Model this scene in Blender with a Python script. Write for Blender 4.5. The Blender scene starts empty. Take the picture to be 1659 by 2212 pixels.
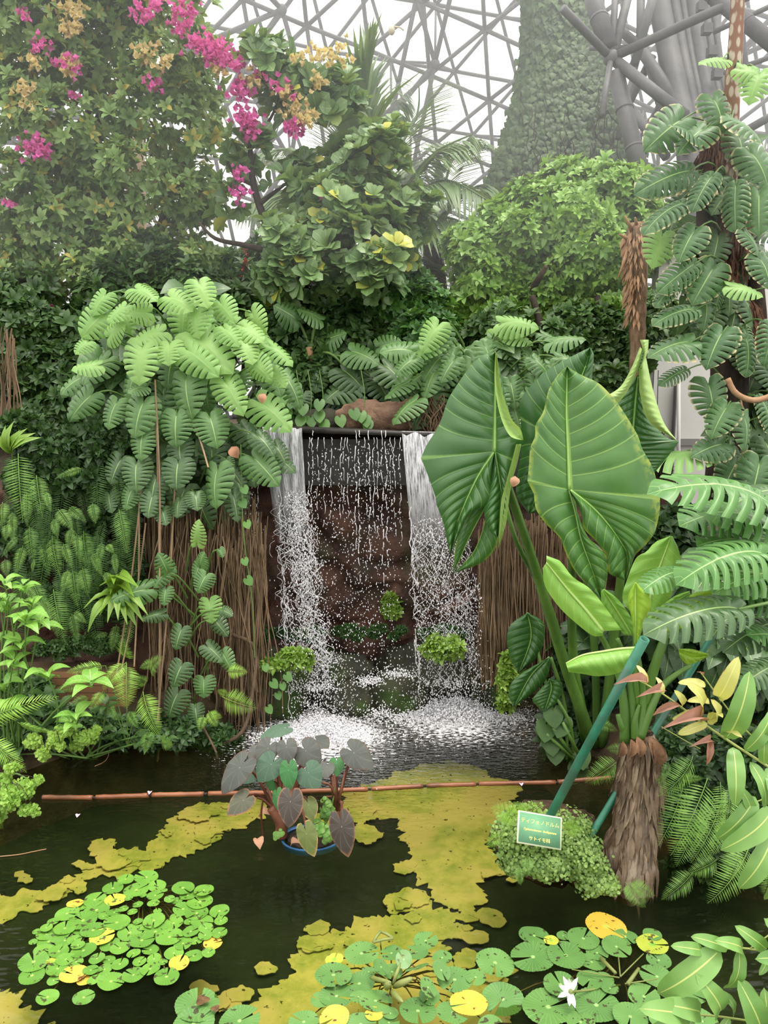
import bpy, math, random
import numpy as np
from mathutils import Vector, Matrix, noise

# ------------------------------------------------------------------ camera, light, exposure
S = bpy.context.scene
COL = S.collection
FPX = 1662.0
PITCH = math.radians(7.5)
CAMZ = 2.3
cd = bpy.data.cameras.new('camera'); cam = bpy.data.objects.new('camera', cd); COL.objects.link(cam)
cd.sensor_fit = 'VERTICAL'; cd.sensor_height = 36; cd.lens = FPX / 2212 * 36
cd.clip_start = 0.05; cd.clip_end = 200
cam.location = (0, 0, CAMZ); cam.rotation_euler = (math.pi / 2 - PITCH, 0, 0)
S.camera = cam

wd = bpy.data.worlds.new('world'); S.world = wd; wd.use_nodes = True
wn = wd.node_tree.nodes; wl = wd.node_tree.links
bg = wn['Background']
tc = wn.new('ShaderNodeTexCoord'); sx = wn.new('ShaderNodeSeparateXYZ'); mr = wn.new('ShaderNodeMapRange')
mr.inputs[1].default_value = -0.05; mr.inputs[2].default_value = 0.75
mr.inputs[3].default_value = 1.05; mr.inputs[4].default_value = 2.6
wl.new(tc.outputs['Generated'], sx.inputs[0]); wl.new(sx.outputs[2], mr.inputs[0]); wl.new(mr.outputs[0], bg.inputs['Strength'])
bg.inputs['Color'].default_value = (1.0, 0.985, 0.94, 1)
sd = bpy.data.lights.new('sun', 'SUN'); so = bpy.data.objects.new('sun', sd); COL.objects.link(so)
sd.energy = 2.3; sd.angle = math.radians(24); sd.color = (1.0, 0.95, 0.84)
so.rotation_euler = Vector((-0.22, 0.12, -1.0)).to_track_quat('-Z', 'Y').to_euler()   # light comes from over the viewer's shoulder
S.view_settings.view_transform = 'Standard'; S.view_settings.look = 'None'
S.view_settings.exposure = 0.16; S.view_settings.gamma = 1
S.cycles.max_bounces = 6; S.cycles.diffuse_bounces = 3; S.cycles.glossy_bounces = 3
S.cycles.transmission_bounces = 4; S.cycles.transparent_max_bounces = 12; S.cycles.volume_bounces = 0
S.cycles.caustics_reflective = False; S.cycles.caustics_refractive = False

# ------------------------------------------------------------------ helpers
random.seed(11); rng = np.random.default_rng(7)
CP, SP = math.cos(PITCH), math.sin(PITCH)
def ray(px, py):
    dx = (px - 829.5) / FPX; dy = (1106 - py) / FPX
    return Vector((dx, CP + dy * SP, -SP + dy * CP))
def P(px, py, Y):                       # a point of the photo at world distance Y
    d = ray(px, py); return Vector((d.x, d.y, d.z)) * (Y / d.y) + Vector((0, 0, CAMZ))
def W(px, py, z=0.0):                   # a point of the photo on the level z
    d = ray(px, py); t = (z - CAMZ) / d.z
    return Vector((d.x * t, d.y * t, z))
def mpp(Y): return Y / CP / FPX         # metres per photo pixel, roughly
def tag(o, label=None, cat=None, group=None, kind=None):
    if label: o['label'] = label
    if cat: o['category'] = cat
    if group: o['group'] = group
    if kind: o['kind'] = kind
    return o
def empty(name, loc=(0, 0, 0), label=None, cat=None, group=None, kind=None):
    o = bpy.data.objects.new(name, None); COL.objects.link(o); o.location = loc
    o.empty_display_size = 0.1
    return tag(o, label, cat, group, kind)
def rootloc(p):
    v = Vector((0, 0, 0))
    while p: v = v + p.location; p = p.parent
    return v
def unit(v):
    v = np.asarray(v, float); n = np.linalg.norm(v, axis=-1, keepdims=True); return v / np.maximum(n, 1e-9)

class MB:
    """collects vertices, faces and the per-vertex triple (u, t, variation) into one mesh"""
    def __init__(s): s.v = []; s.q = []; s.t = []; s.a = []; s.n = 0
    def add(s, v, q=None, t=None, a=None):
        v = np.asarray(v, float).reshape(-1, 3)
        if a is None: a = np.zeros((len(v), 3)) + (0.5, 0.5, 0.5)
        s.v.append(v); s.a.append(np.asarray(a, float).reshape(-1, 3))
        if q is not None and len(q): s.q.append(np.asarray(q, int).reshape(-1, 4) + s.n)
        if t is not None and len(t): s.t.append(np.asarray(t, int).reshape(-1, 3) + s.n)
        s.n += len(v); return s
    def arrays(s):
        v = np.concatenate(s.v) if s.v else np.zeros((0, 3)); a = np.concatenate(s.a) if s.a else np.zeros((0, 3))
        q = np.concatenate(s.q) if s.q else np.zeros((0, 4), int); t = np.concatenate(s.t) if s.t else np.zeros((0, 3), int)
        return v, q, t, a
    def mesh(s, name, mat, off=None, smooth=True):
        v, q, t, a = s.arrays()
        if off is not None: v = v - np.array(off)
        m = bpy.data.meshes.new(name)
        m.vertices.add(len(v)); m.vertices.foreach_set('co', v.astype(np.float32).ravel())
        lp = np.concatenate([q.ravel(), t.ravel()]).astype(np.int32)
        m.loops.add(len(lp)); m.loops.foreach_set('vertex_index', lp)
        st = np.concatenate([np.arange(len(q)) * 4, len(q) * 4 + np.arange(len(t)) * 3]).astype(np.int32)
        m.polygons.add(len(st)); m.polygons.foreach_set('loop_start', st)
        if smooth: m.polygons.foreach_set('use_smooth', np.ones(len(st), bool))
        at = m.attributes.new('lf', 'FLOAT_VECTOR', 'POINT'); at.data.foreach_set('vector', a.astype(np.float32).ravel())
        m.update(calc_edges=True); m.validate()
        if mat: m.materials.append(mat)
        return m
    def build(s, name, mat, parent=None, smooth=True, **kw):
        off = rootloc(parent) if parent else None
        if parent is None:
            v = np.concatenate(s.v); c = (v.min(0) + v.max(0)) / 2; c[2] = v[:, 2].min(); off = Vector(c)
        o = bpy.data.objects.new(name, s.mesh(name, mat, off, smooth)); COL.objects.link(o)
        if parent: o.parent = parent
        else: o.location = off
        return tag(o, **kw)
    def tpl(s): return s.arrays()

def inst(mesh, name, parent, M, **kw):          # a part sharing mesh data, placed by a world matrix
    o = bpy.data.objects.new(name, mesh); COL.objects.link(o); o.parent = parent
    o.matrix_local = Matrix.Translation(-rootloc(parent)) @ M
    return tag(o, **kw)
def frame(A, B, up, w=1.0, roll=0.0):           # matrix that puts a unit leaf from A (base) to B (tip)
    A = Vector(A); B = Vector(B); y = B - A; L = y.length; y = y / max(L, 1e-6)
    x = y.cross(Vector(up));
    if x.length < 1e-4: x = y.orthogonal()
    x.normalize(); z = x.cross(y)
    if roll: R = Matrix.Rotation(roll, 3, y); x = R @ x; z = R @ z
    return Matrix((( x.x * L * w, y.x * L, z.x * L, A.x), (x.y * L * w, y.y * L, z.y * L, A.y), (x.z * L * w, y.z * L, z.z * L, A.z), (0, 0, 0, 1)))
def scatter(mb, tpl, T, dirs, scale, up=None, roll=None, rnd=None, wid=None, axis='y'):
    """stamp a template many times: its +Y (or +Z) along dirs"""
    v, q, t, a = tpl; n = len(T)
    if n == 0: return
    T = np.asarray(T, float); d = unit(dirs); scale = np.broadcast_to(np.asarray(scale, float), (n,))
    if up is None: up = np.array([0, 0, 1.0])
    up = np.broadcast_to(up, (n, 3)) + rng.normal(0, .02, (n, 3))
    if axis == 'y':
        y = d; x = unit(np.cross(y, up)); z = np.cross(x, y)
    else:
        z = d; x = unit(np.cross(up + rng.normal(0, .3, (n, 3)), z)); y = np.cross(z, x)
    if roll is not None:
        c, s_ = np.cos(roll)[:, None], np.sin(roll)[:, None]
        if axis == 'y': x, z = x * c + z * s_, z * c - x * s_
        else: x, y = x * c + y * s_, y * c - x * s_
    wx = 1.0 if wid is None else np.asarray(wid)[:, None]
    M = np.stack([x * wx, y, z], axis=2) * scale[:, None, None]
    V = np.einsum('nij,kj->nki', M, v) + T[:, None, :]
    A = np.repeat(a[None], n, 0).copy()
    r = rng.random(n) if rnd is None else np.asarray(rnd)
    A[:, :, 2] = np.clip(A[:, :, 2] * .35 - .175 + r[:, None], 0, 1)
    k = len(v); base = (np.arange(n) * k)[:, None, None]
    mb.add(V.reshape(-1, 3), (q[None] + base).reshape(-1, 4) if len(q) else None, (t[None] + base).reshape(-1, 3) if len(t) else None, A.reshape(-1, 3))
def tube(mb, pts, rad, k=6, cap=True, rnd=.5):
    pts = np.asarray([tuple(p) for p in pts], float); n = len(pts)
    rad = np.broadcast_to(np.asarray(rad, float), (n,))
    tg = unit(np.gradient(pts, axis=0)); ref = np.array([0, 0, 1.0]) if abs(tg[0][2]) < .9 else np.array([1.0, 0, 0])
    a1 = unit(np.cross(tg, ref)); b1 = np.cross(tg, a1)
    th = np.arange(k) * 2 * math.pi / k
    V = pts[:, None] + rad[:, None, None] * (a1[:, None] * np.cos(th)[None, :, None] + b1[:, None] * np.sin(th)[None, :, None])
    i = np.arange(n - 1)[:, None] * k; j = np.arange(k)[None]; j2 = (j + 1) % k
    q = np.stack([i + j, i + j2, i + k + j2, i + k + j], -1).reshape(-1, 4)
    A = np.zeros((n, k, 3)); A[..., 0] = (np.arange(k) / k)[None]; A[..., 1] = np.linspace(0, 1, n)[:, None]; A[..., 2] = rnd
    V = V.reshape(-1, 3); A = A.reshape(-1, 3); t = []
    if cap:
        V = np.concatenate([V, pts[:1], pts[-1:]]); A = np.concatenate([A, [[0, 0, rnd]], [[0, 1, rnd]]])
        t = [[n * k, (jj + 1) % k, jj] for jj in range(k)] + [[n * k + 1, (n - 1) * k + jj, (n - 1) * k + (jj + 1) % k] for jj in range(k)]
    mb.add(V, q, t, A)
def curve(pts, n=12):                           # smooth path through control points
    p = [Vector(q) for q in pts]
    if len(p) == 2: return [p[0].lerp(p[1], i / (n - 1)) for i in range(n)]
    out = []; m = len(p) - 1
    for i in range(n):
        s = i / (n - 1) * m; k = min(int(s), m - 1); f = s - k
        a = p[max(k - 1, 0)]; b = p[k]; c = p[k + 1]; d = p[min(k + 2, m)]
        out.append(0.5 * ((2 * b) + (c - a) * f + (2 * a - 5 * b + 4 * c - d) * f * f + (3 * b - a - 3 * c + d) * f ** 3))
    return out
def ball(mb, c, r, seg=10, rings=6, sc=(1, 1, 1), rnd=.5, jit=0.0):
    V = [(0, 0, 1)]; q = []; t = []
    for i in range(1, rings):
        for j in range(seg):
            p, h = math.pi * i / rings, 2 * math.pi * j / seg
            V.append((math.sin(p) * math.cos(h), math.sin(p) * math.sin(h), math.cos(p)))
    V.append((0, 0, -1)); V = np.array(V)
    for j in range(seg): t.append((0, 1 + j, 1 + (j + 1) % seg))
    for i in range(rings - 2):
        for j in range(seg):
            a = 1 + i * seg + j; b = 1 + i * seg + (j + 1) % seg; q.append((a, a + seg, b + seg, b))
    L = len(V) - 1; o = 1 + (rings - 2) * seg
    for j in range(seg): t.append((L, o + (j + 1) % seg, o + j))
    if jit: V = V * (1 + rng.normal(0, jit, (len(V), 1)))
    mb.add(V * np.array(sc) * r + np.array(tuple(c)), q, t, np.tile((.5, .5, rnd), (len(V), 1)))
def box(mb, lo, hi, rnd=.5):
    x0, y0, z0 = lo; x1, y1, z1 = hi
    V = [(x0, y0, z0), (x1, y0, z0), (x1, y1, z0), (x0, y1, z0), (x0, y0, z1), (x1, y0, z1), (x1, y1, z1), (x0, y1, z1)]
    idx = [(0, 3, 2, 1), (4, 5, 6, 7), (0, 1, 5, 4), (1, 2, 6, 5), (2, 3, 7, 6), (3, 0, 4, 7)]
    for f in idx: mb.add([V[i] for i in f], [(0, 1, 2, 3)], a=[(0, 0, rnd), (1, 0, rnd), (1, 1, rnd), (0, 1, rnd)])
def rocks(mb, c, r, sc=(1, 1, 1), seed=0, amp=.25, seg=28, rings=18, freq=1.6):
    tmp = MB(); ball(tmp, (0, 0, 0), 1, seg, rings); v, q, t, a = tmp.arrays()
    out = []
    for p in v:
        w = Vector(p); f = noise.fractal(w * freq + Vector((seed * 7.1, seed * 3.3, 0)), 1.0, 2.0, 4) * amp
        cell = noise.voronoi(w * freq * 1.3 + Vector((seed, 0, 0)))[0]; f += (cell[0] - cell[1]) * -amp * .5
        out.append(w * (1 + f))
    v = np.array([tuple(x) for x in out]) * np.array(sc) * r + np.array(tuple(c))
    a = a.copy(); a[:, 2] = random.random(); mb.add(v, q, t, a)

# ------------------------------------------------------------------ materials
MATS = {}
class NT:
    def __init__(s, name):
        s.m = bpy.data.materials.new(name); s.m.use_nodes = True; s.N = s.m.node_tree.nodes; s.L = s.m.node_tree.links
        s.N.clear(); s.out = s.N.new('ShaderNodeOutputMaterial')
    def n(s, typ, **kw):
        x = s.N.new('ShaderNode' + typ)
        for k, v in kw.items(): setattr(x, k, v)
        return x
    def link(s, a, b): s.L.new(a, b)
    def math(s, op, a, b=None, clamp=False):
        x = s.n('Math', operation=op, use_clamp=clamp)
        for i, v in enumerate((a, b)):
            if v is None: continue
            if isinstance(v, (int, float)): x.inputs[i].default_value = v
            else: s.link(v, x.inputs[i])
        return x.outputs[0]
    def mr(s, v, a, b, c=0., d=1.):
        x = s.n('MapRange'); s.link(v, x.inputs[0])
        for i, k in enumerate((a, b, c, d)): x.inputs[i + 1].default_value = k
        return x.outputs[0]
    def mix(s, f, a, b):
        x = s.n('Mix', data_type='RGBA')
        for sock, v in ((x.inputs[0], f), (x.inputs[6], a), (x.inputs[7], b)):
            if isinstance(v, (int, float)): sock.default_value = v
            elif isinstance(v, tuple): sock.default_value = (*v, 1)
            else: s.link(v, sock)
        return x.outputs[2]
    def noise(s, scale, vec=None, detail=3, rough=.55):
        x = s.n('TexNoise'); x.inputs['Scale'].default_value = scale; x.inputs['Detail'].default_value = detail; x.inputs['Roughness'].default_value = rough
        if vec is not None: s.link(vec, x.inputs['Vector'])
        return x.outputs[0]
    def objco(s): return s.n('TexCoord').outputs['Object']
    def geo(s): return s.n('NewGeometry').outputs['Position']
    def bump(s, h, strength=.4, dist=.02):
        x = s.n('Bump'); x.inputs['Strength'].default_value = strength; x.inputs['Distance'].default_value = dist; s.link(h, x.inputs['Height']); return x.outputs[0]
    def bsdf(s, col, rough=.5, spec=.5, normal=None, trans=None, tcol=None, alpha=None, coat=0):
        b = s.n('BsdfPrincipled'); b.inputs['Specular IOR Level'].default_value = spec
        for sock, v in ((b.inputs['Base Color'], col), (b.inputs['Roughness'], rough)):
            if isinstance(v, (int, float)): sock.default_value = v
            elif isinstance(v, tuple): sock.default_value = (*v, 1)
            else: s.link(v, sock)
        if normal is not None: s.link(normal, b.inputs['Normal'])
        if alpha is not None: s.link(alpha, b.inputs['Alpha'])
        if coat: b.inputs['Coat Weight'].default_value = coat
        o = b.outputs[0]
        if trans:
            t = s.n('BsdfTranslucent'); s.link(tcol if tcol is not None else col, t.inputs[0]) if not isinstance(col, tuple) or tcol is not None else None
            mx = s.n('MixShader'); mx.inputs[0].default_value = trans; s.link(o, mx.inputs[1]); s.link(t.outputs[0], mx.inputs[2]); o = mx.outputs[0]
        s.link(o, s.out.inputs[0]); return s.m
def leafmat(name, c1, c2, vein=None, nlat=0, slope=.5, rough=.42, trans=.22, edge=None, spots=None, midw=.05, latw=.09, spec=.5, c3=None, latf=.55):
    if name in MATS: return MATS[name]
    k = NT(name); at = k.n('Attribute', attribute_name='lf'); sp = k.n('SeparateXYZ'); k.link(at.outputs['Vector'], sp.inputs[0])
    u = k.math('ABSOLUTE', sp.outputs[0]); t = sp.outputs[1]; r = sp.outputs[2]
    oi = k.n('ObjectInfo').outputs['Random']
    f = k.math('ADD', k.math('MULTIPLY', r, .6), k.math('MULTIPLY', oi, .4))
    pos = k.geo()
    f = k.math('ADD', f, k.mr(k.noise(9, pos), .3, .7, -.18, .18), clamp=True)
    col = k.mix(f, c1, c2)
    if c3 is not None: col = k.mix(k.mr(r, .93, .97), col, c3)
    if vein is not None:
        m = k.mr(u, midw * .5, midw, 1, 0)
        if nlat:
            pp = k.math('PINGPONG', k.math('ADD', k.math('MULTIPLY', t, float(nlat)), k.math('MULTIPLY', u, slope)), .5)
            lat = k.math('MULTIPLY', k.mr(pp, latw * .4, latw, 1, 0), latf); m = k.math('MAXIMUM', m, lat)
        col = k.mix(m, col, vein)
    if edge is not None:
        e = k.math('MULTIPLY', k.mr(u, .87, .99), k.mr(k.noise(25, pos), .4, .55)); col = k.mix(e, col, edge)
    if spots is not None: col = k.mix(k.mr(k.noise(38, pos, 2), .63, .66), col, spots)
    tcol = k.mix(.5, col, tuple(min(1, x) for x in (c2[0] * 1.8, c2[1] * 1.6, c2[2] * .7)))
    MATS[name] = k.bsdf(col, rough, spec, trans=trans, tcol=tcol); return MATS[name]
def roughmat(name, c1, c2, scale=6, rough=.85, bump=.5, dist=.03, c3=None, stretch=None, spec=.3, usernd=False, detail=6):
    if name in MATS: return MATS[name]
    k = NT(name); pos = k.geo()
    if stretch:
        mp = k.n('Mapping'); mp.inputs['Scale'].default_value = stretch; k.link(pos, mp.inputs[0]); pos = mp.outputs[0]
    nz = k.noise(scale, pos, detail, .65); f = k.mr(nz, .35, .65)
    if usernd:
        at = k.n('Attribute', attribute_name='lf'); sp = k.n('SeparateXYZ'); k.link(at.outputs['Vector'], sp.inputs[0])
        f = k.math('ADD', k.math('MULTIPLY', f, .5), k.math('MULTIPLY', sp.outputs[2], .5))
    col = k.mix(f, c1, c2)
    if c3 is not None: col = k.mix(k.mr(k.noise(scale * .45, pos, 4), .52, .62), col, c3)
    MATS[name] = k.bsdf(col, rough, spec, normal=k.bump(nz, bump, dist)); return MATS[name]
def srgb(r, g, b):
    f = lambda c: (c / 255 / 12.92) if c < 10.3 else ((c / 255 + .055) / 1.055) ** 2.4
    return (f(r), f(g), f(b))

# ------------------------------------------------------------------ leaf templates (unit length along +Y, +Z is the upper face)
def leafT(n=4, w=.22, shape=1.0, peak=.45, fold=.12, droop=.12, rnd=.5, tip=1.0, wave=0.0):
    V = []; A = []; q = []
    for i in range(n + 1):
        t = i / n
        pr = (t / peak) ** shape if t < peak else (max(0, (1 - t)) / (1 - peak)) ** tip
        pr = math.sin(min(1, pr) * math.pi / 2); ww = w * max(pr, .03)
        z = -droop * 4 * (t - .5) ** 2 * 1.0 + droop
        for s in (-1, 0, 1):
            V.append((s * ww, t, z + abs(s) * fold * ww * 2 + (wave * math.sin(t * 19 + s) * abs(s))))
            A.append((s, t, rnd))
    for i in range(n):
        b = i * 3; q += [(b, b + 1, b + 4, b + 3), (b + 1, b + 2, b + 5, b + 4)]
    return np.array(V), np.array(q), np.zeros((0, 3), int), np.array(A)
def merge(tpls):
    m = MB()
    for v, q, t, a in tpls: m.add(v, q, t, a)
    return m.arrays()
def xform(tpl, M):
    v, q, t, a = tpl; M = np.array(M); return (v @ M[:3, :3].T + M[:3, 3], q, t, a)
def rosette(leaf, k, tilt=.5, sc=1.0, seed=1, jit=.25):         # whorl of leaves about +Z
    r = random.Random(seed); out = []
    for i in range(k):
        M = Matrix.Rotation(2 * math.pi * i / k + r.uniform(-jit, jit), 4, 'Z') @ Matrix.Rotation(tilt + r.uniform(-jit, jit), 4, 'X') @ Matrix.Scale(sc * r.uniform(.75, 1.1), 4)
        v, q, t, a = xform(leaf, M); a = a.copy(); a[:, 2] = r.random(); out.append((v, q, t, a))
    return merge(out)
def polarT(rf, rings=5, seg=36, cup=.0, wave=.0, wn=5, notch=0.0, seed=0):
    """blade that fans out from its stalk; th=0 points to the tip (+Y)"""
    V = [(0, 0, 0)]; A = [(0, 0, .5)]; q = []; t = []
    full = notch == 0; cnt = seg if full else seg + 1
    for i in range(1, rings + 1):
        s = i / rings
        for j in range(cnt):
            th = (-math.pi + notch) + (2 * math.pi - 2 * notch) * j / seg
            R = rf(th) * s
            z = cup * R * R + wave * s * s * math.sin(wn * th + seed)
            V.append((math.sin(th) * R, math.cos(th) * R, z)); A.append((s, th / math.pi, .5))
    for j in range(seg):
        j2 = (j + 1) % cnt; t.append((0, 1 + j2, 1 + j))
        for i in range(rings - 1):
            a = 1 + i * cnt; q.append((a + j, a + j2, a + cnt + j2, a + cnt + j))
    return np.array(V), np.array(q), np.array(t), np.array(A)
def interp(xs, ys): return lambda x: float(np.interp(abs(x), xs, ys))
D = math.radians
heart_r = interp([0, D(12), D(30), D(60), D(90), D(125), D(150), D(168), D(180)], [1, .85, .68, .55, .50, .54, .60, .52, .12])
def recenter(tpl, back=0.0):
    return tpl
def monsteraT(n=6, gap=.30, cut=.36, w=1.0, droop=.2, seed=0, philo=False):
    """heart-shaped blade slit into curved fingers on both sides of the midrib; stalk at 0, tip at (0,1)"""
    r = random.Random(seed); m = MB(); K = 7
    if philo:
        F = [0, .06, .2, .4, .6, .8, .93, 1]; MX = [.07, .20, .27, .29, .27, .20, .10, 0]; MY = [-.06, -.04, .16, .42, .66, .87, .96, 1.0]; cuts = [.04 + .86 * j / n for j in range(n)] + [1]; cuts[0] = 0
    else:
        F = [0, .08, .2, .33, .47, .6, .72, .85, 1]; MX = [.10, .30, .47, .54, .52, .45, .36, .21, 0]; MY = [-.20, -.27, -.14, .08, .32, .53, .70, .87, 1.0]; cuts = [0] + [.22 + .56 * j / (n - 2) for j in range(n - 1)] + [1]
    for s in (-1, 1):
        for i in range(n):
            f0, f1 = cuts[i], cuts[i + 1]; c = cut + r.uniform(-.07, .09); V = []; A = []; E = 4
            if i == 0 and not philo: c = .55
            gw = gap * (f1 - f0 if 0 < i < n - 1 else cuts[2] - cuts[1])
            for k in range(K + 1):
                u = k / K; g = 0 if u <= c else min(1, (u - c) / (1 - c)) ** .35
                lo = f0 + (gw * .5 * g if i > 0 else 0); hi = f1 - (gw * .5 * g if i < n - 1 else 0)
                for e in range(E + 1):
                    q_ = e / E; f = lo + (hi - lo) * q_; mx, my = np.interp(f, F, MX), np.interp(f, F, MY); ry = f ** 1.15 * (1.0 if not philo else .97) + (0 if not philo else .03 * f)
                    uu = u * (1 - .045 * (2 * q_ - 1) ** 2 * (k == K) * (0 < i < n - 1))
                    x = s * w * mx * uu; y = ry + (my - ry) * uu - (.05 if not philo else .09) * math.sin(math.pi * uu) * (1 - f)
                    z = droop * 2.2 * f * (1 - f) - droop * 1.1 * (abs(x) * 2) ** 1.8 - .02 * math.sin(math.pi * q_) * (u > c) * -1
                    V.append((x, y, z)); A.append((s * u, f, .5))
            W1 = E + 1; q = []
            for k in range(K):
                for e in range(E):
                    b = k * W1 + e; qq = (b, b + 1, b + W1 + 1, b + W1); q.append(qq if s < 0 else qq[::-1])
            m.add(V, q, a=A)
    return m.arrays()
def frondT(n=26, pl=.17, pw=.034, arch=.9, prof=None, pinna=None, swept=.25, seed=0, stem=.10, sag=.25, seg=3):
    """feather-shaped frond, chord from 0 to (0,1,0), bulging towards +Z"""
    r = random.Random(seed); N = 40; pts = [Vector((0, 0, 0))]; tang = []
    for i in range(N):
        a = arch * (.5 - (i + .5) / N); tang.append(Vector((0, math.cos(a), math.sin(a)))); pts.append(pts[-1] + tang[-1] / N)
    L = pts[-1].y; ang = math.atan2(pts[-1].z, L); R = Matrix.Rotation(-ang, 3, 'X'); sc = 1 / pts[-1].length
    pts = [R @ p * sc for p in pts]
    prof = prof or (lambda t: math.sin(min(1, (t + .12) / .35) * math.pi / 2) * (1 - t ** 2.6) + .05)
    pin = pinna or leafT(seg, pw / pl * .5, .5, .25, .1, .06)
    m = MB(); T = []; Dn = []; U = []; Sc = []; rn = []
    for i in range(n):
        t = stem + (1 - stem) * (i + .5) / n; s = t * N; k = min(int(s), N - 1); p = pts[k].lerp(pts[k + 1], s - k)
        tg = (pts[k + 1] - pts[k]).normalized(); nz = Vector((1, 0, 0)).cross(tg)
        for sd in (-1, 1):
            d = Vector((sd, 0, 0)) + tg * (swept + .5 * t ** 2 + r.uniform(-.06, .06)) - nz * (sag + r.uniform(-.1, .1))
            T.append(p + tg * (sd * .25 / n)); Dn.append(d); U.append(nz); Sc.append(pl * prof((t - stem) / (1 - stem)) * r.uniform(.9, 1.08)); rn.append(r.random())
    scatter(m, pin, np.array([tuple(x) for x in T]), np.array([tuple(x) for x in Dn]), np.array(Sc), up=np.array([tuple(x) for x in U]), rnd=rn)
    tube(m, [tuple(p) for p in pts[::4]], np.linspace(.006, .002, len(pts[::4])), 4, False, .9)
    return m.arrays()
def tmesh(name, tpl, mat):
    m = MB(); m.add(*tpl); return m.mesh(name, mat)

# ================================================================== THE SETTING
ROCKM = roughmat('cliff_rock', srgb(48, 36, 30), srgb(104, 72, 58), 3.2, .7, .9, .08, c3=srgb(74, 66, 48), spec=.35)
SOIL = roughmat('soil', srgb(46, 38, 26), srgb(84, 70, 50), 5, .95, .8, .05)
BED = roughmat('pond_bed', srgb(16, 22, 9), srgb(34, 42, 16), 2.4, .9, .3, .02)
# pond bed
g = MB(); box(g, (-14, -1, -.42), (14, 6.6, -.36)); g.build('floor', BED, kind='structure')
# pond water: clear film with a Fresnel mirror, rippled, frothy near the fall
k = NT('pond_water'); pos = k.geo()
mp = k.n('Mapping'); mp.inputs['Scale'].default_value = (1, 2.2, 1); k.link(pos, mp.inputs[0])
def dist(c):
    s_ = k.n('VectorMath', operation='DISTANCE'); k.link(pos, s_.inputs[0]); s_.inputs[1].default_value = c; return s_.outputs['Value']
splL = W(690, 1588); splR = W(985, 1545)
dmin = k.math('MINIMUM', dist(tuple(splL)), dist(tuple(splR)))
near = k.mr(dmin, .1, 1.7, 1, 0)
h1 = k.noise(5, mp.outputs[0], 2); h2 = k.noise(16, mp.outputs[0], 3)
hh = k.math('ADD', k.math('MULTIPLY', h1, .5), k.math('MULTIPLY', k.math('MULTIPLY', h2, near), 3.0))
nb = k.bump(hh, .55, .03)
fr = k.n('Fresnel'); fr.inputs['IOR'].default_value = 1.33; k.link(nb, fr.inputs['Normal'])
gl = k.n('BsdfGlossy'); gl.inputs['Roughness'].default_value = .04; k.link(nb, gl.inputs['Normal'])
tr = k.n('BsdfTransparent'); tr.inputs[0].default_value = (.82, .86, .62, 1)
df = k.n('BsdfDiffuse'); df.inputs[0].default_value = (*srgb(34, 42, 22), 1)
m0 = k.n('MixShader'); m0.inputs[0].default_value = .12; k.link(tr.outputs[0], m0.inputs[1]); k.link(df.outputs[0], m0.inputs[2])
m1 = k.n('MixShader'); k.link(k.math('MULTIPLY', fr.outputs[0], .8), m1.inputs[0]); k.link(m0.outputs[0], m1.inputs[1]); k.link(gl.outputs[0], m1.inputs[2])
fo = k.n('BsdfDiffuse'); fo.inputs[0].default_value = (.85, .83, .86, 1)
dL = dist(tuple(splL)); dR = dist(tuple(splR)); core = k.math('MINIMUM', dL, dR)
fn = k.noise(24, mp.outputs[0], 6, .7)
thr = k.mr(core, .05, 1.25, .36, .80)
fm = k.math('MULTIPLY', k.math('SUBTRACT', fn, thr), 14, True)
fm = k.math('MULTIPLY', fm, .85, True)
m2 = k.n('MixShader'); k.link(fm, m2.inputs[0]); k.link(m1.outputs[0], m2.inputs[1]); k.link(fo.outputs[0], m2.inputs[2])
k.link(m2.outputs[0], k.out.inputs[0]); WATER = k.m
g = MB(); nx, ny = 60, 60
xs = np.linspace(-9, 9, nx); ys = np.linspace(.4, 6.55, ny); X, Y_ = np.meshgrid(xs, ys)
q = [(r * nx + c, r * nx + c + 1, (r + 1) * nx + c + 1, (r + 1) * nx + c) for r in range(ny - 1) for c in range(nx - 1)]
g.add(np.stack([X.ravel(), Y_.ravel(), 0 * X.ravel()], 1), q); g.build('pond_water', WATER, kind='structure')

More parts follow.
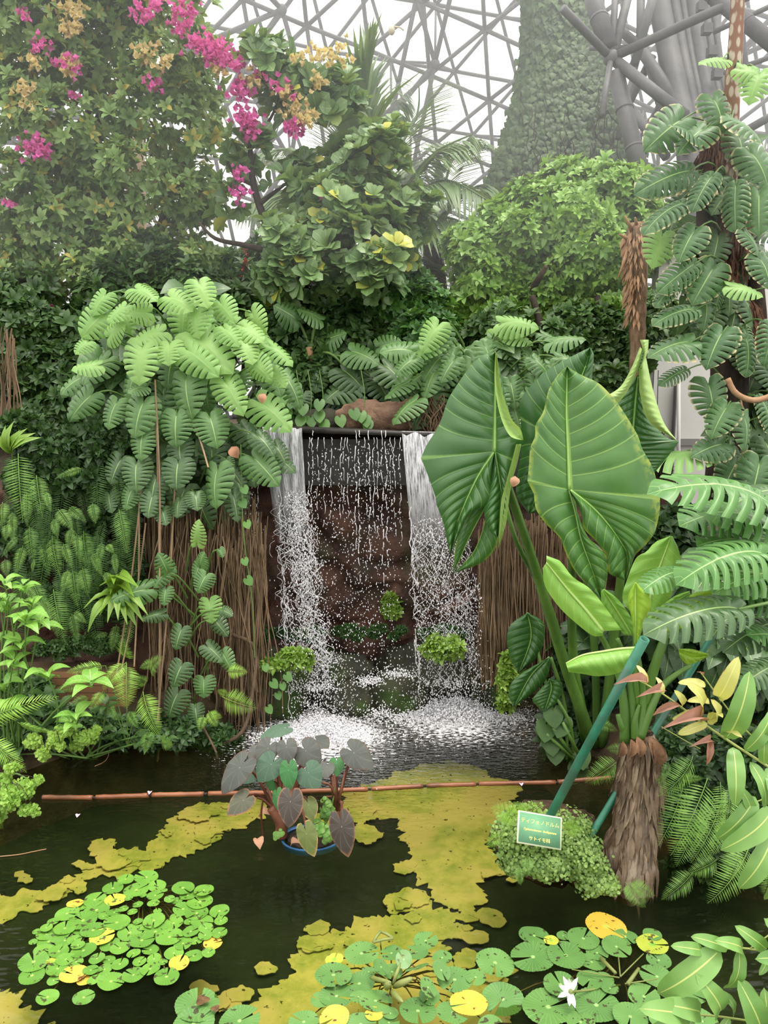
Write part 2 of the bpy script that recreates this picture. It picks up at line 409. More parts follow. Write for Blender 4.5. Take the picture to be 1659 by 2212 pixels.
# yellow patches over the darker bed, each a thin mesh with ragged outline
ks = NT('yellow_bed'); ps = ks.geo(); nz = ks.noise(7, ps, 6, .7)
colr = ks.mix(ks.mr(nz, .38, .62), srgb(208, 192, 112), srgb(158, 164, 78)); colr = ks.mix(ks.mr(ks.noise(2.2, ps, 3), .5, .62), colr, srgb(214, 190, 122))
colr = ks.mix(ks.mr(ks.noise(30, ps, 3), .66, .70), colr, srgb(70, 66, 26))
PATCHM = ks.bsdf(colr, .9, .2, normal=ks.bump(nz, .3, .02))
import bmesh
def bed_patch(poly, seed):
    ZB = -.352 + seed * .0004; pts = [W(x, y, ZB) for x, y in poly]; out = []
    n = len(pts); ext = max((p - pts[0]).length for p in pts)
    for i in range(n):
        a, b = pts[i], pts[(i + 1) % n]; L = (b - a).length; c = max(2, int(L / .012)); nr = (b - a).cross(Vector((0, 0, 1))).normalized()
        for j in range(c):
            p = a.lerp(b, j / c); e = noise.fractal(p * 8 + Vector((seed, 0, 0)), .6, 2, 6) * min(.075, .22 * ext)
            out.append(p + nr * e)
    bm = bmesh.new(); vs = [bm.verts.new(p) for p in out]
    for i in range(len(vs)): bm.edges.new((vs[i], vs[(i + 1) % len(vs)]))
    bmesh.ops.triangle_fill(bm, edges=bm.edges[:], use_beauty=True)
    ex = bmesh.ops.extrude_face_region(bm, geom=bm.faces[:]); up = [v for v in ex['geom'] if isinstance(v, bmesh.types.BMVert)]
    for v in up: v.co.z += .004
    me = bpy.data.meshes.new('yellow_patch'); bm.to_mesh(me); bm.free(); me.materials.append(PATCHM)
    o = bpy.data.objects.new('yellow_patch', me); COL.objects.link(o); tag(o, kind='structure')
bed_patch([(-40, 1945), (60, 1925), (150, 1905), (180, 1872), (230, 1850), (300, 1834), (340, 1815), (355, 1782), (380, 1757), (440, 1737), (560, 1728), (600, 1745), (560, 1768), (520, 1780), (480, 1800), (455, 1825), (400, 1850), (340, 1870), (330, 1890), (240, 1892), (170, 1915), (100, 1950), (60, 1975), (-40, 2015)], 1)
bed_patch([(740, 1712), (800, 1692), (900, 1660), (960, 1640), (1040, 1665), (1110, 1700), (1110, 1760), (1062, 1800), (1062, 1850), (1075, 1885), (1045, 1925), (1020, 1990), (960, 1950), (930, 1905), (850, 1872), (882, 1850), (862, 1782), (800, 1747), (730, 1745)], 2)
bed_patch([(520, 2240), (560, 2170), (600, 2130), (640, 2060), (700, 2012), (790, 1987), (870, 1962), (910, 1940), (1000, 1985), (945, 2012), (960, 2060), (985, 2100), (1090, 2100), (1110, 2150), (1060, 2250), (900, 2260)], 3)
bed_patch([(-20, 2130), (30, 2150), (70, 2180), (130, 2240), (-20, 2240)], 4)
bed_patch([(640, 2075), (690, 2030), (725, 2048), (700, 2080)], 5)

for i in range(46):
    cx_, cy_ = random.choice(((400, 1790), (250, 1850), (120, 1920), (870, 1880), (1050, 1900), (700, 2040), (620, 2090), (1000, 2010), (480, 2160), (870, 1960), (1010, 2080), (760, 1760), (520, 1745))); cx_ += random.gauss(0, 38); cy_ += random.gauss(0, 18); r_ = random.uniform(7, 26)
    bed_patch([(cx_ + r_ * 1.5 * math.cos(a_) * random.uniform(.6, 1.3), cy_ + r_ * .8 * math.sin(a_) * random.uniform(.6, 1.3)) for a_ in [2 * math.pi * j / 9 for j in range(9)]], 10 + i)
# cliff behind the fall, with the terrace on top of it
def cliffY(x, z):
    ax = abs(x - .05); s = min(1, max(0, (ax - 1.15) / .45)); s = s * s * (3 - 2 * s)
    base = 6.4 - .62 * s - (.02 if x < 0 else .05)
    p = Vector((x, z, 0))
    f = noise.fractal(p * 1.5, .9, 2, 5) * .16; v = noise.voronoi(Vector((x * 2.1, z * 2.6, 3)))[0]; f += min(.22, (v[1] - v[0])) * .5
    return base - f - max(0, .55 - z) * .35 * (1 - s * .3)
g = MB(); nx, nz_ = 230, 80; V = []
for j in range(nz_):
    z = -.45 + 2.6 * j / (nz_ - 1)
    for i in range(nx):
        x = -6.5 + 12 * i / (nx - 1); zt = 2.15 - .85 * min(1, max(0, (x - 2.0) / .35)); z2_ = min(z, zt); V.append((x, cliffY(x, z2_) + max(0, z - zt) * .6, z2_ + max(0, z - zt) * .03))
q = [(r * nx + c, r * nx + c + 1, (r + 1) * nx + c + 1, (r + 1) * nx + c) for r in range(nz_ - 1) for c in range(nx - 1)]
g.add(V, q); g.build('wall_back', ROCKM, kind='structure')
# terrace ground behind
g = MB(); box(g, (-16, 6.2, 1.9), (2.15, 30, 2.1)); box(g, (2.15, 6.2, 1.0), (16, 30, 1.3)); g.build('ground_back', SOIL, kind='structure')
# banks left and right
def bank(name, poly, ztop, seed):
    tmp = MB(); c = sum((Vector(p) for p in poly), Vector((0, 0))) / len(poly); n = len(poly); R = 14; V = []
    for r in range(R + 1):
        s = r / R
        for p in poly:
            w = c.lerp(Vector(p), s); hgt = ztop(w.x, w.y) * (1 - max(0, s - .82) / .18) - .45 * max(0, s - .82) / .18
            V.append((w.x, w.y, hgt + noise.fractal(Vector((w.x * 3, w.y * 3, seed)), .9, 2, 3) * .04))
    q = [(r * n + i, r * n + (i + 1) % n, (r + 1) * n + (i + 1) % n, (r + 1) * n + i) for r in range(R) for i in range(n)]
    tmp.add(V, q); return tmp.build(name, SOIL, kind='structure')
def dens(poly, m=8):
    out = []
    for i in range(len(poly)):
        a, b = Vector(poly[i]), Vector(poly[(i + 1) % len(poly)])
        out += [a.lerp(b, j / m) for j in range(m)]
    return out
bank('ground_left', dens([(-7, 3.9), (-2.75, 3.95), (-2.4, 4.35), (-1.95, 4.9), (-1.2, 5.15), (-.85, 5.5), (-1.1, 6.3), (-7, 6.6)]), lambda x, y: .10 + max(0, y - 5.0) * .22, 1)
bank('ground_right', dens([(1.25, 4.75), (1.55, 4.35), (1.75, 3.95), (2.4, 3.75), (7, 3.5), (7, 6.6), (1.3, 6.5), (.95, 5.6)]), lambda x, y: .08 + max(0, y - 4.0) * .16, 2)
g = MB(); box(g, (-16, 25.8, 2.1), (16, 26, 2.6)); 
# tan brick wall on the left bank
kb = NT('tan_brick'); br = kb.n('TexBrick'); br.inputs['Scale'].default_value = 1; br.inputs['Color1'].default_value = (*srgb(150, 112, 78), 1); br.inputs['Color2'].default_value = (*srgb(126, 94, 66), 1)
br.inputs['Mortar'].default_value = (*srgb(92, 74, 56), 1); br.inputs['Mortar Size'].default_value = .004; br.inputs['Brick Width'].default_value = .20; br.inputs['Row Height'].default_value = .055
sp = kb.n('SeparateXYZ'); kb.link(kb.geo(), sp.inputs[0]); cb = kb.n('CombineXYZ'); kb.link(sp.outputs[0], cb.inputs[0]); kb.link(sp.outputs[2], cb.inputs[1]); kb.link(cb.outputs[0], br.inputs[0])
BRICK = kb.bsdf(br.outputs[0], .9, .2)
g = MB(); box(g, (-4.2, 5.35, .1), (-1.85, 5.55, .44)); g.build('brick_wall', BRICK, label='low tan brick wall edging the left bank under the hanging ferns', cat='wall')

# concrete lip of the fall
CONC = roughmat('wet_concrete', srgb(34, 32, 30), srgb(62, 58, 54), 7, .4, .5, .02)
wf = empty('waterfall_ledge', P(790, 935, 6.0), 'dark wet concrete ledge that the waterfall pours over', 'ledge')
a, b = P(556, 921, 5.86), P(1040, 938, 5.82)
g = MB(); V = []
for p in (a, b):
    for dy, dz in ((0, 0), (.9, .0), (.9, -.05), (0, -.035)): V.append((p.x, p.y + dy, p.z + dz))
g.add(V, [(0, 1, 5, 4), (1, 2, 6, 5), (2, 3, 7, 6), (3, 0, 4, 7), (0, 3, 2, 1), (4, 5, 6, 7)]); g.build('ledge_slab', CONC, wf, smooth=False)
g = MB(); box(g, (a.x - .1, 6.02, 1.72), (b.x + .35, 6.3, 2.08)); g.build('ledge_face', CONC, wf, smooth=False)

# boulders
MOSSY = roughmat('mossy_rock', srgb(34, 34, 28), srgb(60, 60, 44), 5, .75, .8, .04, c3=srgb(52, 72, 26))
BR = roughmat('brown_rock', srgb(92, 70, 56), srgb(140, 112, 92), 5, .9, .9, .05)
def boulder(px, py, Y, rx, ry, label, mat, seed, sink=.0, group=None):
    g = MB(); c = P(px, py, Y); m_ = mpp(Y); rocks(g, c, 1, (rx * m_, (rx + ry) * .4 * m_, ry * m_), seed); return g.build('boulder', mat, label=label, cat='rock', group=group)
boulder(755, 1530, 5.75, 62, 55, 'mossy boulder in the splash zone, left one of the pair below the fall', MOSSY, 1)
boulder(862, 1505, 5.8, 66, 62, 'dark mossy boulder in the splash zone, right one of the pair below the fall', MOSSY, 2)
boulder(700, 1455, 6.0, 120, 50, 'low wet rock shelf behind the left splash of the waterfall', MOSSY, 3)
boulder(950, 1450, 6.05, 130, 70, 'wide wet rock with bright moss behind the right splash', MOSSY, 4)
boulder(585, 1500, 5.75, 85, 110, 'dark rock beside the hanging roots left of the splash', MOSSY, 5)
boulder(1075, 1480, 5.8, 60, 90, 'dark rock under the hanging roots right of the splash', MOSSY, 6)
boulder(790, 905, 6.55, 60, 42, 'brown boulder above the ledge, left of the pair at its middle', BR, 7)
boulder(850, 908, 6.5, 55, 38, 'rounded brown boulder above the ledge, nearest its centre', BR, 8)
boulder(915, 900, 6.5, 65, 42, 'brown boulder above the ledge under the cut-leaf plants', BR, 9)
boulder(700, 915, 6.6, 55, 30, 'dark boulder above the ledge behind heart-shaped leaves', MOSSY, 10)

# ------------------------------------------------------------------ waterfall
kw = NT('falling_water'); at = kw.n('Attribute', attribute_name='lf'); sp = kw.n('SeparateXYZ'); kw.link(at.outputs['Vector'], sp.inputs[0])
cb = kw.n('CombineXYZ'); kw.link(kw.math('MULTIPLY', sp.outputs[0], 26), cb.inputs[0]); kw.link(kw.math('MULTIPLY', sp.outputs[1], 5), cb.inputs[1])
n1 = kw.noise(1.6, cb.outputs[0], 4, .7)
al = kw.mr(n1, .34, .62, .08, .85); al = kw.math('MULTIPLY', al, kw.mr(kw.math('ADD', sp.outputs[1], kw.math('MULTIPLY', n1, .5)), .62, 1.15, 1, 0))
SHEET = kw.bsdf((.86, .86, .90), .25, .5, alpha=al, normal=kw.bump(n1, .5, .02))
DROP = NT('water_drop').bsdf((.80, .79, .83), .2, .6)
fall = empty('waterfall', W(820, 1560), 'white waterfall pouring in two streams with a bead curtain between them', 'waterfall')
lipL = lambda px: P(px, np.interp(px, [556, 1040], [921, 938]) + 1, 5.85)
def fpoint(px0, px1, py, Yl=5.85, Yb=5.5):
    s = (py - 925) / 640; return P(px0 + (px1 - px0) * s, py, Yl - (Yl - Yb) * max(0, s) ** .6)
def sheetf(name, xa, xb, xa2, xb2, y1, label):
    g = MB(); n, m_ = 40, 30; V = []; A = []
    for i in range(n + 1):
        t = i / n; y = 923 + (y1 - 923) * t; Lx = xa + (xa2 - xa) * t; Rx = xb + (xb2 - xb) * t
        for j in range(m_ + 1):
            u = j / m_; px = Lx + (Rx - Lx) * u
            p = P(px, y + (px - 600) * .03 * (1 - t), 5.85 - .16 * t ** .5 + .012 * math.sin(u * 23 + t * 4)); V.append(tuple(p)); A.append((u, t, .5))
    q = [(i * (m_ + 1) + j, i * (m_ + 1) + j + 1, (i + 1) * (m_ + 1) + j + 1, (i + 1) * (m_ + 1) + j) for i in range(n) for j in range(m_)]
    g.add(V, q, a=A); g.build(name, SHEET, fall, label=label)
sheetf('water_sheet', 566, 652, 604, 668, 1210, 'left sheet of water')
sheetf('water_sheet', 868, 1012, 895, 1015, 1230, 'right sheet of water')
def squig(n, x0, x1, x0b, x1b, ya, yb, rad, amp):
    g = MB()
    for i in range(n):
        u = random.random(); y = random.uniform(ya, yb - 60); L = random.uniform(20, 90); ph = random.uniform(0, 6); wl_ = random.uniform(25, 60); pts = []; m_ = 14
        for j in range(m_):
            yy = y + L * j / m_; s = (yy - ya) / (yb - ya); cx = (x0 + (x1 - x0) * u) * (1 - s) + (x0b + (x1b - x0b) * u) * s
            p = fpoint(cx, cx, yy); d = amp * mpp(5.6)
            nv = noise.noise_vector(Vector((yy / wl_ * 1.6, i * 3.7 + ph, x0 * .1))); pts.append((p.x + d * 2.6 * nv.x, p.y - .02 + d * nv.y, p.z))
        tube(g, pts, [rad * random.uniform(.4, 1.3) for _ in range(m_)], 4)
    return g
g = squig(170, 598, 664, 618, 722, 1070, 1480, .0019, 12); v1 = g
h = squig(140, 885, 1010, 905, 1040, 1130, 1480, .0017, 10)
e1 = squig(16, 595, 600, 626, 632, 1000, 1540, .0032, 4); e2 = squig(16, 880, 886, 905, 912, 1040, 1540, .0028, 4)
for s_ in (h, e1, e2): v1.add(*s_.arrays())
v1.build('twisting_stream', DROP, fall, kind='stuff')
g = MB()
for px in (563, 668, 676, 688, 702, 716, 737, 743, 752, 768, 775, 790, 797, 806, 815, 824, 833, 842, 850, 862):   # thin trickles from the lip
    strong = px in (775, 797, 833, 676, 768, 824)
    y = 945 if not strong else 930; yend = random.uniform(1090, 1160) if not strong else random.uniform(1180, 1300)
    while y < yend:
        L = random.uniform(8, 34); pts = []
        for j in range(5):
            yy = y + L * j / 4; p = fpoint(px, px + (px - 760) * .12, yy, 5.84, 5.62); pts.append((p.x + random.gauss(0, .003) + .006 * math.sin(yy * .06 + px), p.y, p.z))
        tube(g, pts, [random.uniform(.001, .0032) * (1.3 if strong else 1) for _ in range(5)], 4); y += L + random.uniform(2, 10 + (y - 940) * .05)
g.build('trickle', DROP, fall, kind='stuff')
oc = MB(); ball(oc, (0, 0, 0), 1, 5, 4); OCT = oc.arrays()
def drops(n, fx, y0, y1, r0, r1, el=1.6, yd=.12):
    T = []; 
    for _ in range(n):
        y = y0 + (y1 - y0) * random.random(); px = fx(y); p = fpoint(px, px, y); T.append((p.x, p.y + random.gauss(0, yd), p.z))
    sc = rng.uniform(r0, r1, n) ** 1; g = MB(); e = Matrix.Diagonal((1, 1, el, 1))
    scatter(g, xform(OCT, e), np.array(T), np.tile((0, 0, 1.0), (n, 1)), sc, axis='z', up=np.array([0, 1.0, 0])); return g
g = drops(1900, lambda y: np.interp(y, [950, 1560], [random.uniform(660, 880), random.uniform(650, 900)]), 960, 1560, .0015, .0042)
g2 = drops(4300, lambda y: np.interp(y, [1000, 1580], [random.gauss(635, 20), random.gauss(690, 38)]), 1060, 1580, .0014, .0046)
g3 = drops(3600, lambda y: np.interp(y, [1000, 1540], [random.uniform(880, 1000), random.uniform(885, 1075)]), 1120, 1545, .0013, .0042)
g4 = drops(120, lambda y: random.gauss(547, 5), 1010, 1250, .002, .004); g5 = drops(260, lambda y: random.uniform(1010, 1035), 1250, 1450, .002, .005)
for s_ in (g2, g3, g4, g5): g.add(*s_.arrays())
g.build('water_drop', DROP, fall, kind='stuff')
g = MB()
def splash(c, n, sx_, sy_, hz, r0, r1, g=g):
    T = np.stack([rng.normal(c.x, sx_, n), rng.normal(c.y, sy_, n), np.abs(rng.normal(0, hz, n))], 1)
    T[:, 2] *= np.exp(-((T[:, 0] - c.x) / sx_ / 1.3) ** 2); scatter(g, OCT, T, np.tile((0, 0, 1.0), (n, 1)), rng.uniform(r0, r1, n), axis='z', up=np.array([0, 1., 0]))
splash(splL, 6500, .17, .10, .04, .002, .0085); splash(splR, 6500, .24, .10, .055, .002, .0085)
splash(splL + Vector((.1, -.05, 0)), 1200, .30, .2, .14, .0012, .004); splash(splR, 1500, .33, .15, .2, .0012, .004)
for c, n, sx_ in ((P(720, 1430, 5.75), 110, .06), (P(800, 1477, 5.5), 330, .06), (P(860, 1462, 5.5), 260, .07), (P(690, 1490, 5.5), 260, .08), (P(970, 1480, 5.5), 260, .14), (P(825, 1545, 5.4), 150, .07)):
    T = np.stack([rng.normal(c.x, sx_, n), rng.normal(c.y, .04, n), c.z + np.abs(rng.normal(0, .03, n))], 1); scatter(g, OCT, T, np.tile((0, 0, 1.0), (n, 1)), rng.uniform(.002, .006, n), axis='z', up=np.array([0, 1., 0]))
g.build('splash_foam', DROP, fall, kind='stuff')

# ------------------------------------------------------------------ the steel roof of the glasshouse
STEEL = roughmat('grey_steel', srgb(72, 72, 74), srgb(98, 96, 96), 3, .55, .1, .01, spec=.4)
roof = empty('ceiling', (0, 14, 6), kind='structure')
bmx = bmesh.new(); bmesh.ops.create_icosphere(bmx, subdivisions=5, radius=1.0)
RT = Matrix.Rotation(.35, 3, 'Z') @ Matrix.Rotation(.5, 3, 'X')
bmx.verts.ensure_lookup_table()
for v in bmx.verts: v.co = RT @ v.co
RT2 = Matrix.Rotation(.21, 3, Vector((.3, 1, .6)))
DC = Vector((2.5, 3.0, -1.0)); RO, RI = 18.5, 17.2
def vis(p):
    d = p - Vector((0, 0, CAMZ)); w = d.y * CP - d.z * SP
    if w < 3: return False
    px = 829.5 + FPX * d.x / w; py = 1106 - FPX * (d.y * SP + d.z * CP) / w
    return -150 < px < 1900 and -500 < py < 1000 and d.y > 5
g = MB(); g2 = MB(); g3 = MB(); used = set()
for e in bmx.edges:
    a, b = e.verts[0].co, e.verts[1].co
    if vis(DC + a * RO) or vis(DC + b * RO): tube(g, [DC + a * RO, DC + b * RO], .040, 6)
    a2, b2 = RT2 @ a, RT2 @ b
    if vis(DC + a2 * RI) and vis(DC + b2 * RI): tube(g2, [DC + a2 * RI, DC + b2 * RI], .042, 6)
cent = {}
for f in bmx.faces: cent[f.index] = f.calc_center_median().normalized()
for f in bmx.faces:
    c = DC + cent[f.index] * RI
    if not vis(c): continue
    if (f.index % 4) == 0:
        for v in f.verts: tube(g3, [c, DC + v.co * RO], .026, 5)
        ball(g2, c, .10, 8, 6)
cc = [(i, DC + cent[i] * RI) for i in cent if i % 4 == 0 and vis(DC + cent[i] * RI)]
for ii, (i, p) in enumerate(cc):
    ds = sorted(((p - q_).length, j) for j, q_ in cc if j != i)[:4]
    for d_, j in ds:
        if j > i and d_ < 2.9: tube(g2, [p, DC + cent[j] * RI], .05, 6)
bmx.free()
g.build('outer_lattice', STEEL, roof); g2.build('inner_lattice', STEEL, roof); g3.build('web_strut', STEEL, roof)
# heavy tubes around the large ball joint on the right
tub = [  # px0,py0,Y0, px1,py1,Y1, radius px
    ((1262, -60, 9), (1315, 105, 8.6), 17), ((1330, 160, 8.6), (1395, 420, 8.2), 17), ((1320, 125, 8.6), (1215, 18, 8.2), 8),
    ((1320, 125, 8.6), (1760, -75, 7.8), 9), ((1330, 132, 8.6), (1480, 250, 8.0), 11), ((1320, 125, 8.6), (1300, 250, 8.1), 6),
    ((1322, 112, 8.6), (1332, -60, 9.4), 7), ((1327, 112, 8.6), (1370, -60, 9.4), 9), ((1380, 100, 9.8), (1480, 250, 9.3), 11),
    ((1380, 100, 9.8), (1300, 30, 10), 9), ((1383, 100, 9.8), (1385, -60, 10.2), 8), ((1383, 100, 9.8), (1335, 300, 9.6), 6), ((1378, 102, 9.8), (1275, 104, 10.2), 5),
    ((1390, 100, 9.8), (1450, 320, 9.5), 7), ((1360, 230, 9.7), (1440, 340, 9.3), 9), ((1440, 200, 10), (1370, 330, 9.9), 7), ((1365, 268, 9.6), (1500, 275, 9.4), 6),
    ((1480, -60, 8.4), (1700, 120, 7.8), 15), ((1585, -60, 9.6), (1615, 200, 9.4), 8), ((1540, 70, 9.6), (1760, -30, 9.2), 5), ((1560, 160, 9.6), (1760, 90, 9.2), 5),
    ((1440, 250, 9.2), (1485, 330, 9.0), 9), ((1390, 330, 9.5), (1500, 210, 9.5), 6), ((1580, 300, 8.8), (1720, 220, 8.6), 8), ((1420, -40, 9.6), (1370, 140, 9.6), 9), ((1410, 120, 9.8), (1350, 240, 9.9), 8)]
for i, (p0, p1, r) in enumerate(tub):
    g = MB(); tube(g, [P(*p0), P(*p1)], r * mpp(p0[2]), 14)
    if r > 14:
        for s_ in (.3, .62):
            c0 = P(*p0).lerp(P(*p1), s_); dd = (P(*p1) - P(*p0)).normalized() * .012; tube(g, [c0 - dd, c0 + dd], r * mpp(p0[2]) * 1.06, 14)
    g.build('truss_tube', STEEL, roof)
g = MB(); ball(g, P(1320, 125, 8.6), 16 * mpp(8.6), 20, 14); g.build('ball_joint', STEEL, roof)
for i, (x, w_) in enumerate(((1432, 22), (1462, 12), (1480, 8), (1500, 16), (1524, 9), (1540, 7))):
    g = MB(); pts = curve([P(x - 24 + i * 3, -80, 10.2), P(x + 12, 110, 9.8), P(x + 44 - i * 2, 260, 9.3), P(x + 62 - i * 5, 420, 9.1), P(x + 66 - i * 5, 600, 9.0), P(x + 66 - i * 5, 1000, 9.0)], 24)
    tube(g, pts, w_ * mpp(9.5), 12); g.build('main_rib', STEEL, roof)
g = MB()
for i in range(6): c = P(1512 + i * 11, 20 + i * 48, 9.4); box(g, (c.x - .05, c.y - .1, c.z - .05), (c.x + .05, c.y, c.z + .05))
g.build('rib_bracket', STEEL, roof)
# small hanging camera / lamp under the roof
DOMEM = NT('cream_plastic').bsdf(srgb(188, 176, 150), .4)
dl = empty('dome_camera', P(846, 66, 11), 'small cream dome camera hanging under the steel lattice', 'camera')
g = MB(); ball(g, P(846, 66, 11), 7 * mpp(11), 12, 8, (1, 1, 1.25)); g.build('camera_housing', DOMEM, dl)
g = MB(); tube(g, [P(846, 60, 11), P(850, 57, 11), P(866, 60, 11), P(872, 66, 11)], 1.6 * mpp(11), 6); g.build('bracket_arm', DOMEM, dl)

# white wall behind the climbing plants on the right
WALLM = roughmat('white_panel', srgb(196, 194, 190), srgb(206, 204, 200), 1.5, .7, .05, .01)
a = P(1400, 1100, 8.2); b = P(1900, 780, 8.2)
g = MB(); box(g, (a.x, 8.2, 1.2), (b.x, 8.4, 3.85)); g.build('wall_right', WALLM, kind='structure', smooth=False)
GREYM = NT('grey_paint').bsdf(srgb(120, 118, 116), .6)
wdw = empty('window_1', P(1455, 940, 8.15), kind='structure')
g = MB(); p0, p1 = P(1448, 1075, 8.15), P(1462, 830, 8.15); box(g, (p0.x, 8.12, p0.z), (p1.x, 8.2, p1.z)); g.build('window_frame', GREYM, wdw)
g = MB(); p0, p1 = P(1464, 962, 8.15), P(1540, 948, 8.15); box(g, (p0.x, 8.14, p0.z), (p1.x, 8.2, p1.z)); g.build('window_rail', GREYM, wdw)
g = MB(); tube(g, [P(1466, 1100, 8.0), P(1466, 820, 8.0)], .018, 10); g.build('white_pipe', WALLM, label='thin white pipe standing against the pale wall', cat='pipe')

# ================================================================== PLANTS: shared leaves and materials
SMALL = leafT(4, .22, .8, .5, .14, .12, tip=.8)
ROUND = leafT(3, .36, .7, .62, .10, .06, tip=.7)
OBOV = leafT(6, .31, 1.1, .66, .10, .10, tip=.42)
LANCE = leafT(4, .13, .7, .4, .1, .18)
IVYL = leafT(3, .42, .5, .28, .12, .12, tip=1.1)
HEARTL = polarT(heart_r, 3, 20, -.12)
BARK = roughmat('bark', srgb(62, 50, 40), srgb(112, 92, 74), 9, .95, .8, .03, stretch=(1, 1, .35))
DBARK = roughmat('dark_bark', srgb(40, 34, 30), srgb(72, 62, 52), 12, .95, .8, .02, stretch=(1, 1, .35))
G_BOUG = leafmat('bougainvillea_leaf', srgb(84, 118, 54), srgb(160, 186, 110), rough=.5, c3=srgb(186, 170, 84))
G_DARK = leafmat('dark_leaf', srgb(40, 68, 32), srgb(84, 118, 58), rough=.45)
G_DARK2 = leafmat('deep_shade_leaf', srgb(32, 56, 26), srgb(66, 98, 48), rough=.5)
G_FICUS = leafmat('ficus_leaf', srgb(74, 120, 44), srgb(152, 190, 90), rough=.38)
G_IVY = leafmat('ivy_leaf', srgb(40, 66, 30), srgb(92, 122, 58), rough=.5)
G_CLUS = leafmat('round_leaf', srgb(72, 108, 64), srgb(134, 162, 102), rough=.34, vein=srgb(150, 176, 120), midw=.07, c3=srgb(190, 190, 80))
G_MID = leafmat('mid_leaf', srgb(48, 90, 40), srgb(104, 150, 66), rough=.42)
G_LIME = leafmat('lime_leaf', srgb(92, 146, 54), srgb(148, 194, 88), rough=.4, vein=srgb(170, 205, 120), nlat=7, slope=-.6, midw=.08, latw=.12, latf=.3)
G_PALM = leafmat('palm_leaf', srgb(74, 104, 62), srgb(128, 154, 98), rough=.4)
G_FERN = leafmat('fern_leaf', srgb(80, 126, 50), srgb(144, 186, 88), rough=.5, trans=.3)
G_FERNB = leafmat('bright_fern_leaf', srgb(110, 160, 52), srgb(172, 212, 92), rough=.5, trans=.3)
G_MAID = leafmat('maidenhair_leaf', srgb(112, 156, 56), srgb(176, 206, 100), rough=.55, trans=.35)
PINK = leafmat('pink_bract', srgb(196, 70, 150), srgb(232, 120, 196), rough=.6, trans=.3)
CREAM = leafmat('faded_bract', srgb(196, 168, 120), srgb(226, 206, 160), rough=.7, trans=.3)
ROOTM = roughmat('aerial_root', srgb(74, 58, 42), srgb(158, 132, 104), 4, .9, .3, .01, usernd=True)
G_STEM = NT('green_stem').bsdf(srgb(96, 128, 62), .45)

def blobpts(blobs, n, sub=16, sr=.36):
    """points and outward directions on lumpy twigs' ends that make up blobs (px, py, Y, rx px, ry px, depth m)"""
    w = np.array([b[3] * b[4] for b in blobs], float); w /= w.sum(); T = []; Dn = []
    for b, c in zip(blobs, rng.multinomial(n, w)):
        m_ = mpp(b[2]); R = np.array([b[3] * m_, b[5], b[4] * m_]); ctr = np.array(P(b[0], b[1], b[2]))
        sc = unit(rng.normal(0, 1, (sub, 3))) * (rng.random((sub, 1)) ** .4 * .78); sc[:, 1] = np.where(rng.random(sub) < .6, -abs(sc[:, 1]), sc[:, 1])
        k = rng.integers(0, sub, c); d = unit(rng.normal(0, 1, (c, 3))); d[:, 1] = np.where(rng.random(c) < .6, -abs(d[:, 1]), d[:, 1])
        r = sr * rng.uniform(.7, 1.25, (sub, 1))[k] * (.55 + .5 * rng.random((c, 1)) ** .5) * np.where(rng.random((c, 1)) < .08, 1.35, 1)
        mn = R.min(); q_ = sc[k] * R + d * r * np.minimum(R, mn * 1.5)
        T.append(ctr + q_); Dn.append(unit(d + .6 * sc[k]))
    return np.concatenate(T), np.concatenate(Dn)
def crown(name, blobs, n, size, leaf, k, mat, parent=None, up=.5, jit=.5, tilt=.5, **kw):
    """foliage of whorls"""
    T, Dn = blobpts(blobs, n); mb = MB(); ros = [rosette(leaf, k, tilt, 1, s_) for s_ in (1, 2, 3)]
    Dn = unit(Dn + np.array([0, -.15, up]) + rng.normal(0, jit, Dn.shape)); idx = rng.integers(0, 3, len(T)); sc = size * rng.uniform(.7, 1.2, len(T))
    for i in range(3):
        s_ = idx == i; scatter(mb, ros[i], T[s_], Dn[s_], sc[s_], axis='z', up=np.array([0, 1., 0]))
    return mb.build(name, mat, parent, **kw)
def hang(name, blobs, n, size, leaf, mat, parent=None, out=.5, jit=.35, tiltup=-1.0, sub=16, sr=.36, **kw):
    """single leaves that hang tip down"""
    T, Dn = blobpts(blobs, n, sub, sr); mb = MB(); d = unit(Dn * out + np.array([0, -.2, tiltup]) + rng.normal(0, jit, Dn.shape))
    scatter(mb, leaf, T, d, size * rng.uniform(.6, 1.2, n), up=np.array([0, -1., .6])); return mb.build(name, mat, parent, **kw)
def branches(parent, name, mat, lst):
    g = MB()
    for pts, r0, r1 in lst: c = curve([P(*p) for p in pts], 16); tube(g, c, np.linspace(r0, r1, 16), 8, rnd=random.random())
    return g.build(name, mat, parent)
def vines(mb, n, x0, x1, y0, y1, Y, r, sway=6, ymin=None):
    for i in range(n):
        x = random.uniform(x0, x1); ya = y0 + random.uniform(0, (y1 - y0) * .2); yb = y1 - random.uniform(0, (y1 - y0) * .3); ph = random.uniform(0, 6); yy = np.linspace(ya, yb, 9)
        dr = random.gauss(0, sway); D0 = Y + random.uniform(-.12, .12)
        tube(mb, [P(x + dr * (j / 8) + sway * .5 * math.sin(j * .9 + ph), v, D0) for j, v in enumerate(yy)], r * random.uniform(.5, 1.3), 4, False, random.random())

